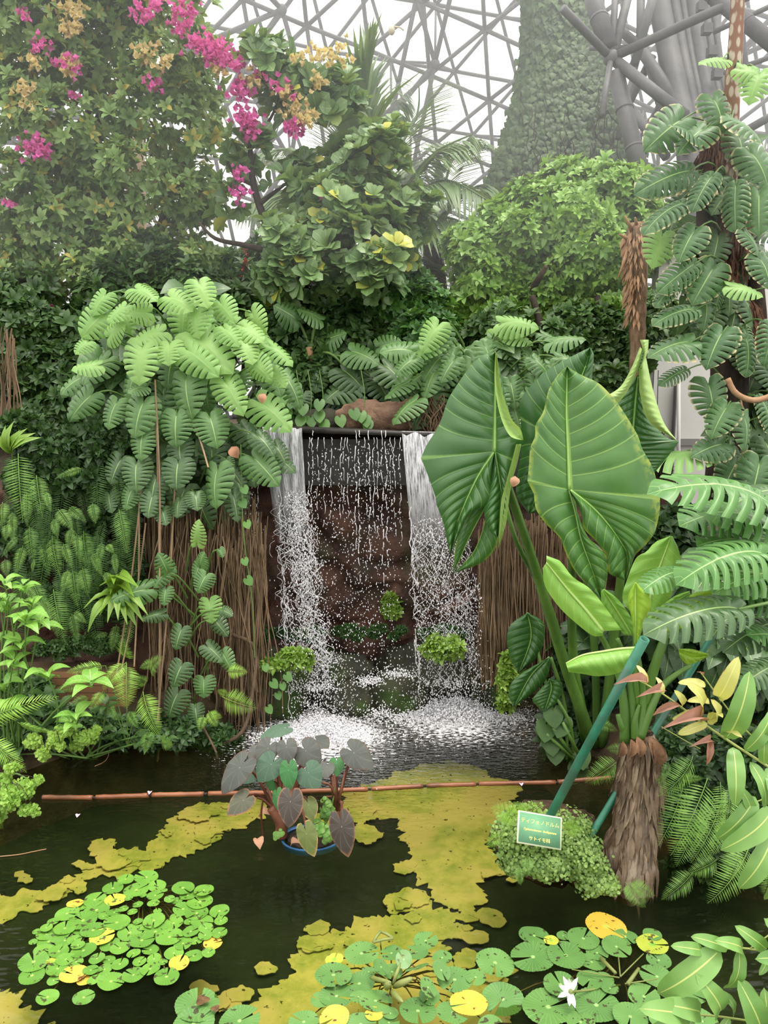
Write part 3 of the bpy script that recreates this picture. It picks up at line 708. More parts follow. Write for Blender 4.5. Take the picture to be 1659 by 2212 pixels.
# ------------------------------------------------------------------ background trees on the terrace
tr_ = empty('bougainvillea', P(180, 880, 7.6), 'tall bougainvillea on the left with pink and faded cream flowers', 'tree')
B1 = [(70, 60, 7.6, 190, 130, .8), (300, 90, 7.7, 190, 150, .8), (120, 260, 7.6, 210, 150, .7), (360, 250, 7.7, 140, 140, .7), (250, 420, 7.7, 260, 120, .7), (60, 470, 7.5, 130, 130, .6), (420, 410, 7.8, 80, 90, .4), (250, 560, 7.6, 240, 90, .6), (60, 620, 7.5, 110, 110, .5), (410, 560, 7.9, 60, 60, .4), (20, -60, 7.6, 200, 90, .8), (260, -60, 7.6, 220, 90, .8)]
crown('foliage', B1, 5200, .10, SMALL, 6, G_BOUG, tr_, up=.5)
branches(tr_, 'trunk', BARK, [([(30, 900, 7.8), (50, 620, 7.7), (25, 480, 7.7), (90, 300, 7.6), (60, 100, 7.6)], .09, .03), ([(120, 900, 7.9), (60, 560, 7.8), (200, 380, 7.6), (190, 220, 7.6), (210, 60, 7.6)], .08, .02),
    ([(230, 900, 7.8), (215, 600, 7.7), (170, 400, 7.5), (215, 250, 7.5), (300, 120, 7.5)], .06, .02), ([(330, 900, 7.9), (330, 560, 7.7), (400, 350, 7.6), (420, 200, 7.6)], .05, .02), ([(0, 620, 7.3), (60, 640, 7.2), (90, 760, 7.2)], .06, .05)])
FL = rosette(leafT(2, .40, .8, .5, .2, .1), 4, .8, 1, 5)
def clumps(name, lst, mat, Y=7.0):
    T = []; 
    for x, y, n, r in lst:
        for _ in range(int(n * 1.8)): T.append(tuple(P(random.gauss(x, r), random.gauss(y, r * .8), Y + random.uniform(-.15, .1))))
    g = MB(); n = len(T); scatter(g, FL, np.array(T), rng.normal(0, .6, (n, 3)) + np.array([0, -.8, .1]), rng.uniform(.035, .06, n), axis='z'); return g.build(name, mat, tr_)
clumps('pink_blossom', [(395, 25, 18, 14), (388, 60, 14, 10), (310, 32, 18, 14), (338, 12, 10, 9), (430, 95, 26, 16), (462, 110, 34, 18), (480, 130, 24, 14), (148, 140, 18, 14), (88, 100, 12, 11), (50, 35, 8, 9), (75, 320, 26, 18), (100, 328, 12, 8), (335, 180, 10, 12), (518, 195, 24, 14), (512, 145, 12, 9), (530, 250, 22, 13), (540, 275, 20, 12), (545, 292, 12, 9), (598, 182, 12, 9), (637, 282, 18, 11), (564, 160, 6, 8), (690, 408, 8, 9), (697, 432, 10, 8), (512, 372, 10, 9), (515, 420, 10, 10), (100, 668, 8, 8), (160, 205, 5, 4), (18, 440, 6, 6), (615, 200, 8, 10)], PINK)
clumps('faded_blossom', [(150, 20, 20, 16), (155, 60, 20, 14), (155, 150, 14, 11), (68, 140, 12, 10), (62, 225, 20, 14), (55, 190, 12, 10), (315, 118, 22, 14), (335, 145, 10, 8), (640, 240, 20, 14), (665, 262, 14, 12), (620, 200, 14, 12), (720, 115, 20, 18), (655, 120, 12, 14), (550, 170, 12, 14), (475, 150, 10, 10), (690, 180, 10, 12), (360, 130, 8, 8), (140, 130, 8, 6)], CREAM)
for i, (x, y0, y1, lab) in enumerate(((292, 270, 640, 'pale wooden post behind the bougainvillea, nearer the middle'), (176, 320, 600, 'pale wooden post behind the bougainvillea, nearer the left edge'))):
    g = MB(); a, b = P(x - 11, y1, 9), P(x + 11, y0, 9); box(g, (a.x, 9, a.z), (b.x, 9.12, b.z)); g.build('wooden_post', roughmat('pale_wood', srgb(170, 142, 116), srgb(196, 170, 142), 6, .8, .2, .01), label=lab, cat='post')

# dark undergrowth masses that close the view behind
def shrub(name, blobs, n, size, leaf, k, mat, label, cat='shrub', trunk=None, **kw):
    b0 = blobs[0]; r = empty(name, P(b0[0], b0[1] + b0[4] * .8, b0[2]), label, cat)
    crown('foliage', blobs, n, size, leaf, k, mat, r, **kw)
    if trunk: branches(r, 'stem', DBARK, trunk)
    return r
shrub('leafy_shrub', [(90, 760, 7.0, 170, 110, .4), (120, 880, 6.8, 190, 100, .4), (40, 680, 7.0, 120, 90, .4), (250, 700, 7.2, 120, 110, .4)], 3600, .11, SMALL, 6, G_DARK, 'dark leafy shrub under the bougainvillea at the left edge', trunk=[([(60, 950, 7), (80, 800, 7), (40, 650, 7)], .03, .01), ([(180, 950, 7), (150, 800, 7), (190, 650, 7)], .02, .01)])
shrub('leafy_shrub', [(690, 770, 7.3, 130, 110, .4), (640, 850, 7.1, 110, 80, .35), (800, 820, 7.2, 110, 90, .3), (600, 700, 7.4, 90, 80, .4)], 2800, .13, SMALL, 6, G_DARK, 'dark leafy shrub behind the waterfall, left of its middle', trunk=[([(625, 900, 7.3), (622, 740, 7.3), (628, 560, 7.3)], .04, .035)])
shrub('leafy_shrub', [(880, 740, 7.4, 95, 120, .4), (850, 640, 7.5, 90, 80, .4), (930, 830, 7.2, 80, 80, .3)], 2900, .10, SMALL, 6, G_MID, 'bright green small-leaved shrub behind the waterfall, beside the round-crowned bush', trunk=[([(905, 900, 7.3), (900, 760, 7.3), (870, 600, 7.3)], .03, .02)])
shrub('leafy_shrub', [(560, 600, 8.4, 120, 70, .4), (480, 590, 8.6, 80, 40, .3), (700, 660, 8.2, 130, 80, .4)], 1500, .13, LANCE, 8, G_MID, 'feathery pale green shrub behind the round-leaved tree', trunk=[([(520, 900, 8.4), (530, 700, 8.4), (520, 560, 8.4)], .03, .015)])
shrub('leafy_shrub', [(1250, 760, 7.6, 170, 110, .4), (1390, 720, 7.2, 70, 80, .4), (1120, 760, 7.4, 120, 90, .4), (1290, 850, 7.2, 90, 60, .4)], 3300, .11, SMALL, 6, G_DARK, 'dark leafy shrub behind the tallest giant leaves', trunk=[([(1200, 950, 7.4), (1180, 760, 7.4), (1150, 640, 7.6)], .06, .03), ([(1330, 950, 7.4), (1310, 800, 7.4), (1290, 640, 7.6)], .05, .03)])
shrub('leafy_shrub', [(400, 650, 7.3, 120, 90, .3), (330, 600, 7.4, 90, 80, .3), (500, 700, 7.3, 90, 70, .3)], 2200, .11, SMALL, 6, G_DARK, 'dark leafy shrub right behind the top of the big swiss cheese plant')
T_ = empty('red_flower_spikes', P(540, 640, 8.0), 'thin red flower spikes among the feathery pale green shrub', 'flower')
for x, y in ((523, 600), (529, 560), (565, 600), (572, 585), (512, 640), (685, 610), (455, 600), (640, 640)):
    g = MB(); T = np.array([tuple(P(x + random.gauss(0, 2), y + random.uniform(-22, 22), 8)) for _ in range(26)]); scatter(g, SMALL, T, rng.normal(0, 1, (26, 3)), .05); g.build('spike', leafmat('red_spike', srgb(170, 60, 40), srgb(206, 90, 60)), T_)

# round-crowned bush
fb = empty('round_bush', P(1200, 830, 8.4), 'big round-crowned bush of small bright green leaves under the ivy column', 'bush')
crown('foliage', [(1220, 470, 8.4, 190, 95, .9), (1110, 560, 8.3, 140, 110, .8), (1300, 580, 8.3, 140, 120, .8), (1040, 640, 8.2, 100, 80, .6), (1200, 680, 8.2, 190, 100, .7), (1370, 500, 8.3, 90, 90, .6), (1240, 430, 8.5, 130, 60, .6)], 9500, .10, SMALL, 6, G_FICUS, fb, up=.6)
branches(fb, 'trunk', BARK, [([(1190, 900, 8.5), (1170, 650, 8.4), (1130, 560, 8.2)], .1, .03), ([(1190, 800, 8.5), (1230, 640, 8.3), (1260, 480, 8.2)], .07, .02), ([(1280, 860, 8.5), (1250, 640, 8.4), (1190, 500, 8.3)], .06, .02), ([(1140, 640, 8.0), (1165, 600, 7.7), (1180, 575, 7.6)], .04, .02)])

# ivy-clad column
ic = empty('ivy_column', P(1200, 420, 11), 'tall tapering column clad in hanging ivy, rising above the round-crowned bush', 'column')
prof = lambda y: (np.interp(y, [-150, 0, 100, 200, 300, 400, 470], [1145, 1148, 1145, 1130, 1105, 1072, 1062]), np.interp(y, [-150, 0, 100, 200, 300, 400, 470], [1250, 1255, 1275, 1300, 1345, 1375, 1385]))
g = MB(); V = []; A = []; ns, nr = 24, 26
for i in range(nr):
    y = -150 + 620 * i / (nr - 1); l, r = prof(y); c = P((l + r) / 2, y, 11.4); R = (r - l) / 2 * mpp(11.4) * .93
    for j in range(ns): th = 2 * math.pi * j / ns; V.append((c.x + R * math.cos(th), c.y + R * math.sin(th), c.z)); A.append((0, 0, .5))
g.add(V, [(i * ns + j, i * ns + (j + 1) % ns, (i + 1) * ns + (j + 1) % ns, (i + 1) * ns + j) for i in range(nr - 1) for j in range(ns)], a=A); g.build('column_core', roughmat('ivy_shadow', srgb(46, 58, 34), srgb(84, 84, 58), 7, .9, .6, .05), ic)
T = []; Dn = []
for _ in range(12500):
    y = random.uniform(-150, 470); l, r = prof(y); c = P((l + r) / 2, y, 11.4); R = (r - l) / 2 * mpp(11.4) * random.uniform(.94, 1.07) + random.random() ** 3 * .06
    th = math.pi + random.uniform(-.25, math.pi + .25); o = Vector((math.cos(th), math.sin(th), 0)); T.append(tuple(c + o * R)); Dn.append(tuple(o * .35 + Vector((random.gauss(0, .3), 0, -1))))
T = np.array(T); g = MB(); scatter(g, IVYL, T, np.array(Dn), rng.uniform(.06, .125, len(T)), up=np.array([0, -1., .3])); g.build('ivy', G_IVY, ic)
g = MB()
for _ in range(40):
    x = random.uniform(1110, 1340); y = random.uniform(180, 380); tube(g, [P(x + random.gauss(0, 4), y + j * 18, 10.1) for j in range(5)], .006, 4, False, random.random())
g.build('dry_vine', DBARK, ic)

# coconut palms behind the middle
def palmfrond(mb, pts, n=70, L=.75, mat=None, droop=.7, w=.035):
    c = curve(pts, 40); T = []; Dn = []; U = []; Sc = []
    lf = leafT(3, w, .4, .2, .1, .12)
    for i in range(n):
        t = (i + .5) / n; s = t * 39; k_ = min(int(s), 38); p = c[k_].lerp(c[k_ + 1], s - k_); tg = (c[k_ + 1] - c[k_]).normalized()
        side = tg.cross(Vector((0, -.35, 1))).normalized(); prof_ = math.sin(math.pi * min(1, t * .9 + .12)) ** .5
        for sd in (-1, 1):
            T.append(tuple(p)); Dn.append(tuple(side * sd + tg * .7 + Vector((random.gauss(0, .06), random.gauss(0, .06), -droop * (.4 + t * .6))))); U.append((0, -.3, 1)); Sc.append(L * prof_ * random.uniform(.85, 1.1))
    scatter(mb, lf, np.array(T), np.array(Dn), np.array(Sc), up=np.array(U)); tube(mb, c, np.linspace(.03, .008, 40), 6)
def palm(label, crownpt, fr, trunk):
    r = empty('coconut_palm', P(*trunk[-1]), label, 'palm')
    for pts, L, dr in fr:
        g = MB(); palmfrond(g, [P(*crownpt)] + [P(*p) for p in pts], L=L, droop=dr); g.build('frond', G_PALM, r)
    branches(r, 'trunk', BARK, [(trunk, .13, .16)])
palm('coconut palm with an upright frond above the middle of the photo', (810, 520, 9.6), [
    ([(780, 380, 9.4), (785, 260, 9.2), (800, 120, 9.0)], 1.25, -.35), ([(760, 400, 9.6), (735, 290, 9.6), (700, 205, 9.6)], .8, .1), ([(880, 400, 9.6), (940, 330, 9.5), (1020, 290, 9.4)], .9, .8),
    ([(880, 440, 9.4), (960, 390, 9.2), (1050, 430, 9.0)], .9, .9), ([(880, 500, 9.2), (960, 470, 9.0), (1040, 500, 8.8)], .8, 1.1), ([(730, 420, 9.8), (640, 330, 9.8), (560, 330, 9.8)], .8, .6), ([(730, 460, 9.6), (630, 410, 9.6), (520, 450, 9.5)], .9, .8),
    ([(730, 510, 9.5), (620, 490, 9.4), (540, 540, 9.4)], .8, 1.0), ([(860, 560, 9.3), (900, 600, 9.1), (930, 690, 9.0)], .8, .4), ([(850, 350, 9.7), (900, 250, 9.8), (905, 180, 9.8)], .8, .3)],
    [(820, 520, 9.6), (835, 700, 9.5), (850, 890, 9.3)])
palm('coconut palm with drooping fronds in front of the steel lattice, beside the round-crowned bush', (930, 500, 10.4), [
    ([(990, 430, 10.3), (1050, 400, 10.2), (1090, 440, 10.2)], .8, .9), ([(960, 400, 10.4), (985, 330, 10.4), (1040, 300, 10.4)], .8, .6), ([(980, 520, 10.2), (1020, 560, 10.1), (1030, 640, 10)], .8, .3), ([(930, 560, 10.3), (945, 640, 10.2), (930, 740, 10.1)], .8, .3), ([(900, 430, 10.4), (870, 380, 10.4), (850, 400, 10.4)], .7, .7)],
    [(930, 500, 10.4), (950, 700, 10.3), (955, 860, 10.2)])

# round-leaved tree in the middle
cl = empty('round_leaved_tree', P(630, 880, 7.6), 'grey-green tree of thick round leaves behind the waterfall', 'tree')
crown('foliage', [(800, 400, 7.3, 95, 110, .5), (640, 560, 7.0, 90, 110, .5), (780, 560, 7.0, 110, 90, .5), (700, 470, 7.2, 100, 80, .5), (860, 480, 7.3, 70, 90, .4), (800, 330, 7.5, 45, 40, .3)], 560, .155, OBOV, 7, G_CLUS, cl, up=.9, jit=.4, tilt=.6)
crown('upper_foliage', [(590, 160, 7.3, 80, 70, .4), (530, 340, 7.2, 45, 60, .3), (640, 200, 7.3, 70, 80, .3), (720, 240, 7.4, 70, 90, .3), (500, 440, 7.2, 35, 40, .2), (650, 380, 7.3, 60, 60, .3)], 150, .155, OBOV, 6, G_CLUS, cl, up=.9, tilt=.6)
branches(cl, 'branch', DBARK, [([(628, 900, 7.6), (625, 700, 7.5), (590, 530, 7.2), (550, 410, 7.1), (540, 310, 7.1)], .06, .02), ([(560, 440, 7.1), (620, 395, 7.2)], .025, .01), ([(600, 548, 7.1), (530, 530, 7.1), (465, 515, 7.1), (430, 480, 7.1)], .03, .01), ([(548, 400, 7.1), (510, 380, 7.1), (490, 350, 7.1)], .02, .01),
    ([(630, 620, 7.4), (760, 520, 7.3), (800, 380, 7.3), (790, 260, 7.4)], .05, .015), ([(760, 520, 7.2), (870, 480, 7.3)], .02, .01), ([(545, 320, 7.1), (600, 220, 7.2), (590, 140, 7.2)], .015, .008), ([(600, 220, 7.2), (680, 250, 7.3), (720, 200, 7.3)], .012, .006)])

# shaggy cut palm trunk
st = empty('palm_stump', P(1372, 950, 6.4), 'cut-off palm trunk with shaggy orange-brown leaf stubs', 'tree trunk')
FIB = roughmat('palm_fibre', srgb(110, 84, 64), srgb(164, 136, 108), 26, .95, .9, .03, stretch=(1, 1, .25))
STUB = roughmat('leaf_stub', srgb(138, 102, 72), srgb(184, 150, 118), 12, .9, .4, .01, usernd=True)
g = MB(); c = curve([P(1372, 960, 6.4), P(1378, 700, 6.4), P(1376, 600, 6.4), P(1378, 482, 6.4)], 30); tube(g, c, np.interp(np.arange(30), [0, 12, 24, 27, 29], [.055, .065, .088, .095, .06]) * (1 + rng.normal(0, .05, 30)), 18); g.build('trunk', FIB, st)
T = []; Dn = []; Sc = []
for _ in range(190):
    y = random.uniform(500, 690); s = random.gauss(-1.9, .7); R = .085 - (y - 500) * .0001; T.append(tuple(P(1374, y, 6.4) + Vector((math.sin(s) * R, -abs(math.cos(s)) * R, 0)))); Dn.append((math.sin(s) * .45, -abs(math.cos(s)) * .4 - .1, -1)); Sc.append(random.uniform(.05, .13))
stubT = leafT(2, .10, .3, .2, .1, .02, tip=.4); g = MB(); g_ = np.array(T); scatter(g, stubT, g_, np.array(Dn), np.array(Sc), up=np.array([-.3, -1., .2])); g.build('leaf_stub', STUB, st, kind='stuff')
for x0, y0, x1, y1 in ((1366, 500, 1350, 466), (1376, 490, 1372, 470), (1362, 520, 1338, 506), (1358, 535, 1336, 600)):
    g = MB(); tube(g, [P(x0, y0, 6.35), P(x1, y1, 6.3)], [.02, .007], 6); g.build('broken_stalk', STUB, st)

# ------------------------------------------------------------------ cut-leaf climbers (swiss cheese plants)
MG = dict(vein=srgb(150, 178, 108), nlat=7, slope=-.4, midw=.035, latw=.05, latf=.15)
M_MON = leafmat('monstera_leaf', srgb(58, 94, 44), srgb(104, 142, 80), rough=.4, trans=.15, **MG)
M_MONB = leafmat('young_lit_monstera_leaf', srgb(98, 146, 70), srgb(156, 194, 112), rough=.45, trans=.25, **MG)  # young leaves are paler; light from above is put into this colour too
M_MOND = leafmat('shaded_monstera_leaf', srgb(48, 78, 42), srgb(88, 118, 70), rough=.38, trans=.12, **MG)  # darker copy of the monstera leaf, shade put into its colour
M_PHIL = leafmat('climber_leaf', srgb(48, 84, 46), srgb(88, 126, 72), rough=.4, trans=.14, edge=srgb(214, 196, 150), **MG)
MON = [monsteraT(7, .30, .34, .95, .22, s_) for s_ in (1, 2)] + [monsteraT(8, .34, .30, .92, .26, 3)]
PHI = [monsteraT(9, .36, .22, 1.1, .24, 4, True), monsteraT(10, .40, .20, 1.0, .32, 5, True)]
mesh_mon = {k: [tmesh('cut_leaf', t_, m_) for t_ in MON] for k, m_ in (('m', M_MON), ('b', M_MONB), ('d', M_MOND))}
M_FG = leafmat('broad_frond_leaf', srgb(56, 104, 46), srgb(104, 152, 76), rough=.36, trans=.2, vein=srgb(160, 196, 124), nlat=12, slope=-.5, midw=.04, latw=.05, latf=.35)
mesh_phi = {'m': [tmesh('lobed_leaf', t_, M_PHIL) for t_ in MON[:2] + PHI[:1]], 'f': [tmesh('lobed_leaf', t_, M_FG) for t_ in PHI], 'd': [tmesh('lobed_leaf', t_, M_MOND) for t_ in PHI]}
UPF = (0, -.8, .6)
def leafat(parent, meshes, bx, by, tx, ty, Y, w=1.0, up=UPF, dY=-.04, jit=.25, name='leaf', **kw):
    u = Vector(up) + Vector((random.gauss(0, jit), random.gauss(0, jit * .5), random.gauss(0, jit)))
    return inst(random.choice(meshes), name, parent, frame(P(bx, by, Y), P(tx, ty, Y + dY), u, w), **kw)
def stalks(parent, name, lst, mat=G_STEM, r=.006):
    g = MB()
    for a, b in lst:
        a, b = Vector(a), Vector(b); m_ = a.lerp(b, .55) + Vector((0, -.05, .12 * (b - a).length + .02)); tube(g, curve([a, m_, b], 8), np.linspace(r * 1.3, r * .8, 8), 5, False)
    return g.build(name, mat, parent)

mp_ = empty('monstera', P(420, 1560, 5.45), 'huge swiss cheese plant left of the waterfall on a curtain of hanging roots', 'plant')
hero = [((730, 355), (715, 540), .95, 'b'), ((868, 345), (865, 445), 1.3, 'b'), ((735, 640), (695, 810), .9, 'm'), ((905, 705), (905, 860), 1, 'm'), ((1075, 715), (1110, 865), 1.05, 'm'), ((955, 515), (985, 710), .85, 'm'),
    ((735, 790), (725, 930), .9, 'm'), ((920, 850), (930, 960), 1.1, 'd'), ((912, 950), (905, 1078), 1.15, 'd'), ((1115, 985), (1110, 1172), .8, 'm'), ((800, 1030), (780, 1135), 1.1, 'd'), ((1150, 530), (1240, 698), .75, 'b'), ((1330, 640), (1480, 782), .8, 'b'),
    ((1300, 925), (1420, 1060), .85, 'm'), ((1320, 810), (1400, 910), .75, 'd'), ((1010, 170), (1020, 305), 1.05, 'b'), ((560, 300), (640, 240), 1, 'b'), ((530, 190), (425, 300), 1.1, 'b'), ((540, 90), (480, 190), .9, 'b'), ((700, 60), (800, 120), 1, 'b'),
    ((1020, 30), (1060, 150), 1.0, 'b'), ((1130, 130), (1200, 230), .9, 'b'), ((1240, 250), (1340, 330), 1, 'b'), ((1250, 330), (1290, 440), 1, 'b'), ((1380, 350), (1490, 450), .7, 'b'), ((1150, 260), (1220, 350), .9, 'b'), ((500, 450), (375, 475), .9, 'b'),
    ((450, 330), (390, 390), 1, 'b'), ((470, 600), (370, 715), .8, 'm'), ((600, 640), (560, 770), .9, 'm'), ((620, 930), (570, 1050), .9, 'd'), ((700, 950), (700, 1090), 1, 'd'), ((560, 1110), (575, 1200), .9, 'd'), ((680, 1080), (650, 1185), .9, 'm'),
    ((780, 1120), (760, 1225), 1, 'd'), ((830, 1190), (850, 1265), 1, 'd'), ((920, 1140), (910, 1225), 1.1, 'd'), ((1000, 1110), (1010, 1190), 1.1, 'd'), ((1190, 1110), (1215, 1245), .6, 'd'), ((1160, 930), (1180, 990), .9, 'd'), ((830, 280), (700, 330), 1, 'b'),
    ((1300, 430), (1390, 520), .9, 'b'), ((1400, 480), (1460, 560), .9, 'b'), ((870, 100), (980, 170), 1, 'b'), ((640, 150), (560, 230), 1, 'b'), ((760, 180), (650, 190), 1, 'b'), ((1000, 300), (1180, 480), .8, 'b'), ((960, 370), (1110, 500), .8, 'b'), ((740, 560), (660, 590), 1, 'm')]
SL = []
def z3(x, y): return (x * .4219, 600 + y * .4219)
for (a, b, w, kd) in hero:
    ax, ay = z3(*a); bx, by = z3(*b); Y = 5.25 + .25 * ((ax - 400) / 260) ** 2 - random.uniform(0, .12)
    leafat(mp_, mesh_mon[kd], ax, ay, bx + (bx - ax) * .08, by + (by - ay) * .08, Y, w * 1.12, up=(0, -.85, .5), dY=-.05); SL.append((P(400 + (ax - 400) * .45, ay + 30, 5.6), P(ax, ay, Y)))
n_ = 0
while n_ < 49:
    x, y = random.uniform(170, 630), random.uniform(625, 1120)
    ex = ((x - 400) / 225) ** 2 + ((y - 850) / 255) ** 2
    if ex > 1: continue
    n_ += 1; d = Vector(((x - 400) / 225 * .8, 0)); L = random.uniform(52, 80); an = d.x * .9 + random.gauss(0, .3); Y = 5.42 + .3 * ((x - 400) / 260) ** 2 + random.uniform(0, .15)
    kd = 'b' if y < 740 else ('m' if y < 900 else 'd')  # paler leaves above, darker below: top light imitated by leaf colour
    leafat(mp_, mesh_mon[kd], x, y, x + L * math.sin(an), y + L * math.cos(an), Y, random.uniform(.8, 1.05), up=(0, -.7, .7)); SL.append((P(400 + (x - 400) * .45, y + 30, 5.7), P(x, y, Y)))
stalks(mp_, 'leaf_stalk', SL)
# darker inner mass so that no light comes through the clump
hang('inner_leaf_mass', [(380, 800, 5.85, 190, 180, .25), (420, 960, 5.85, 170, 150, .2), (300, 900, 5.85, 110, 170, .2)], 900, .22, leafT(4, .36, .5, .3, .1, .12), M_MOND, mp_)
g = MB(); vines(g, 260, 315, 550, 1060, 1400, 5.6, .0035, 5); vines(g, 190, 330, 560, 1080, 1620, 5.55, .0032, 7); vines(g, 70, 480, 575, 1100, 1640, 5.4, .0045, 14); vines(g, 40, 330, 520, 1080, 1600, 5.35, .004, 22)
for x0, y0, x1, y1 in ((338, 900, 342, 1640), (383, 950, 340, 1560), (335, 820, 345, 1250), (400, 880, 450, 1010), (300, 1010, 290, 1440), (310, 1010, 250, 1470), (315, 1130, 262, 1450), (345, 1200, 340, 1645)):
    tube(g, curve([P(x0, y0, 5.2), P((x0 + x1) / 2 + 5, (y0 + y1) / 2, 5.15), P(x1, y1, 5.0)], 14), .006, 5, False, .9)
g.build('hanging_roots', ROOTM, mp_, kind='stuff')
g = MB(); tube(g, curve([P(440, 1620, 5.1), P(520, 1585, 5.1), P(545, 1500, 5.2), P(550, 1400, 5.3), P(500, 1370, 5.3)], 20), .014, 7, rnd=.3); tube(g, curve([P(400, 1500, 5.2), P(460, 1610, 5.0), P(470, 1640, 4.95)], 10), .008, 6, rnd=.6)
g.build('creeping_stem', BARK, mp_)
g = MB(); box(g, tuple(P(330, 1560, 5.95)), tuple(P(560, 1080, 6.1)))
# dead leaves caught in the clump
DEAD = leafmat('dead_leaf', srgb(150, 100, 76), srgb(206, 160, 130), rough=.8)
DLT = leafT(5, .34, .6, .4, .5, .3, wave=.03); dmesh = tmesh('dead_leaf', DLT, DEAD)
for x, y, x1, y1, Y, lab in ((572, 850, 566, 872, 5.05, 'curled tan dead leaf caught at the right edge of the big swiss cheese plant'), (500, 965, 515, 990, 5.1, 'brown withered leaf hanging under the swiss cheese plant beside the fall'), (1112, 1028, 1108, 1052, 4.0, 'small curled dead leaf between the two largest giant leaves')):
    o = bpy.data.objects.new('dead_leaf', dmesh); COL.objects.link(o); o.matrix_world = frame(P(x, y, Y), P(x1, y1, Y), (0, -1, .3), 1.3); tag(o, lab, 'leaf')

m2 = empty('young_monstera', P(440, 1560, 5.1), 'smaller swiss cheese plant climbing over the hanging roots, low beside the pond', 'plant')
def z6(x, y): return (x * .3737, 1150 + y * .3737)
SL = []
for (a, b, w, kd) in [((1140, 60), (1150, -60), .7, 'b'), ((970, 230), (920, 130), .9, 'm'), ((975, 220), (900, 310), .8, 'm'), ((1160, 190), (1180, 120), 1, 'm'), ((1160, 180), (1130, 260), 1, 'm'), ((850, 330), (665, 390), .7, 'm'), ((960, 330), (950, 415), 1, 'm'), ((1190, 250), (1150, 340), 1.2, 'm'), ((1210, 400), (1225, 512), 1.1, 'b'), ((940, 470), (830, 500), .7, 'd'),
    ((1050, 560), (1020, 665), 1, 'd'), ((1050, 770), (1010, 880), 1.15, 'd'), ((1180, 850), (1180, 945), 1.3, 'm'), ((1030, 930), (985, 1055), 1.1, 'd'), ((1270, 100), (1290, 140), 1, 'm'), ((1240, 500), (1310, 590), .8, 'd'), ((1200, 660), (1280, 740), .9, 'd'), ((1290, 700), (1340, 790), .9, 'm'), ((1290, 450), (1340, 480), 1, 'd'), ((1130, 1010), (1140, 1100), 1, 'd')]:
    ax, ay = z6(*a); bx, by = z6(*b); Y = 5.02 + random.uniform(-.06, .06); leafat(m2, mesh_mon[kd], ax, ay, ax + (bx - ax) * 1.15, ay + (by - ay) * 1.15, Y, w, jit=.12, dY=-.03); SL.append((P(410 + random.uniform(-20, 40), min(1530, ay + 60), 5.25), P(ax, ay, Y)))
stalks(m2, 'leaf_stalk', SL)

m3 = empty('monstera', P(1040, 900, 6.3), 'swiss cheese plant above the ledge, right of the waterfall and behind the giant leaves', 'plant')
SL = []
for i in range(62):
    x, y = random.uniform(870, 1210), random.uniform(690, 880)
    if ((x - 1040) / 180) ** 2 + ((y - 800) / 115) ** 2 > 1.05: continue
    an = (x - 1040) / 170 * 1.0 + random.gauss(0, .35); L = random.uniform(55, 82); Y = 6.3 + random.uniform(-.25, .2)
    leafat(m3, mesh_mon['b' if y < 740 and random.random() < .6 else 'm'], x, y, x + L * math.sin(an), y + L * math.cos(an) * .9, Y, .95, up=(0, -.6, .8)); SL.append((P(1040 + (x - 1040) * .4, y + 40, 6.5), P(x, y, Y)))
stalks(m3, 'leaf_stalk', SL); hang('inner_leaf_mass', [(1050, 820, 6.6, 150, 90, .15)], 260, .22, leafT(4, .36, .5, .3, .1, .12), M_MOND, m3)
g = MB(); vines(g, 60, 900, 960, 850, 935, 6.25, .006, 14); g.build('hanging_roots', ROOTM, m3, kind='stuff')
m4 = empty('monstera', P(760, 900, 6.9), 'dark swiss cheese plant in the shade behind the middle of the ledge', 'plant')
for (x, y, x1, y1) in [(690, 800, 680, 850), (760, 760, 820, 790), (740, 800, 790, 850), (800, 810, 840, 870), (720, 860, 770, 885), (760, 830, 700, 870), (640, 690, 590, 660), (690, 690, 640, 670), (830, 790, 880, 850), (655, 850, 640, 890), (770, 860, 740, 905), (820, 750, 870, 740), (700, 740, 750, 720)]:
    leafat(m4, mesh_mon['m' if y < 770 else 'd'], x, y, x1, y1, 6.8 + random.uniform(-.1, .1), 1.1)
stalks(m4, 'leaf_stalk', [(P(670, 750, 6.9), P(560 + 60, 660, 6.9)), (P(672, 750, 6.9), P(690, 690, 6.9)), (P(680, 760, 6.9), P(750, 800, 6.8)), (P(700, 770, 6.9), P(800, 810, 6.8))], r=.012)
g = MB(); tube(g, curve([P(668, 750, 6.85), P(672, 800, 6.85), P(668, 880, 6.85)], 10), .03, 10); g.build('ringed_stem', STUB, m4)
# heart leaves trailing over the ledge
hv = empty('heart_leaved_vine', P(680, 920, 6.4), 'heart-leaved vine trailing behind the left half of the ledge', 'vine')
hm = tmesh('heart_leaf', HEARTL, G_MID)
for x, y in [(640, 850), (655, 880), (690, 870), (690, 895), (700, 915), (650, 905), (620, 890), (735, 905), (780, 895), (790, 905), (795, 915), (630, 865), (672, 905), (765, 890), (640, 835), (610, 860), (660, 925)]:
    inst(hm, 'leaf', hv, frame(P(x, y, 6.35), P(x + random.uniform(-6, 6), y + 18, 6.3), (0, -1, .3), 1.1))
g = MB()
for x in (640, 665, 690, 780): tube(g, curve([P(x, 800, 6.5), P(x + 8, 860, 6.42), P(x, 925, 6.4)], 8), .004, 4, False)
g.build('vine_stem', G_STEM, hv)

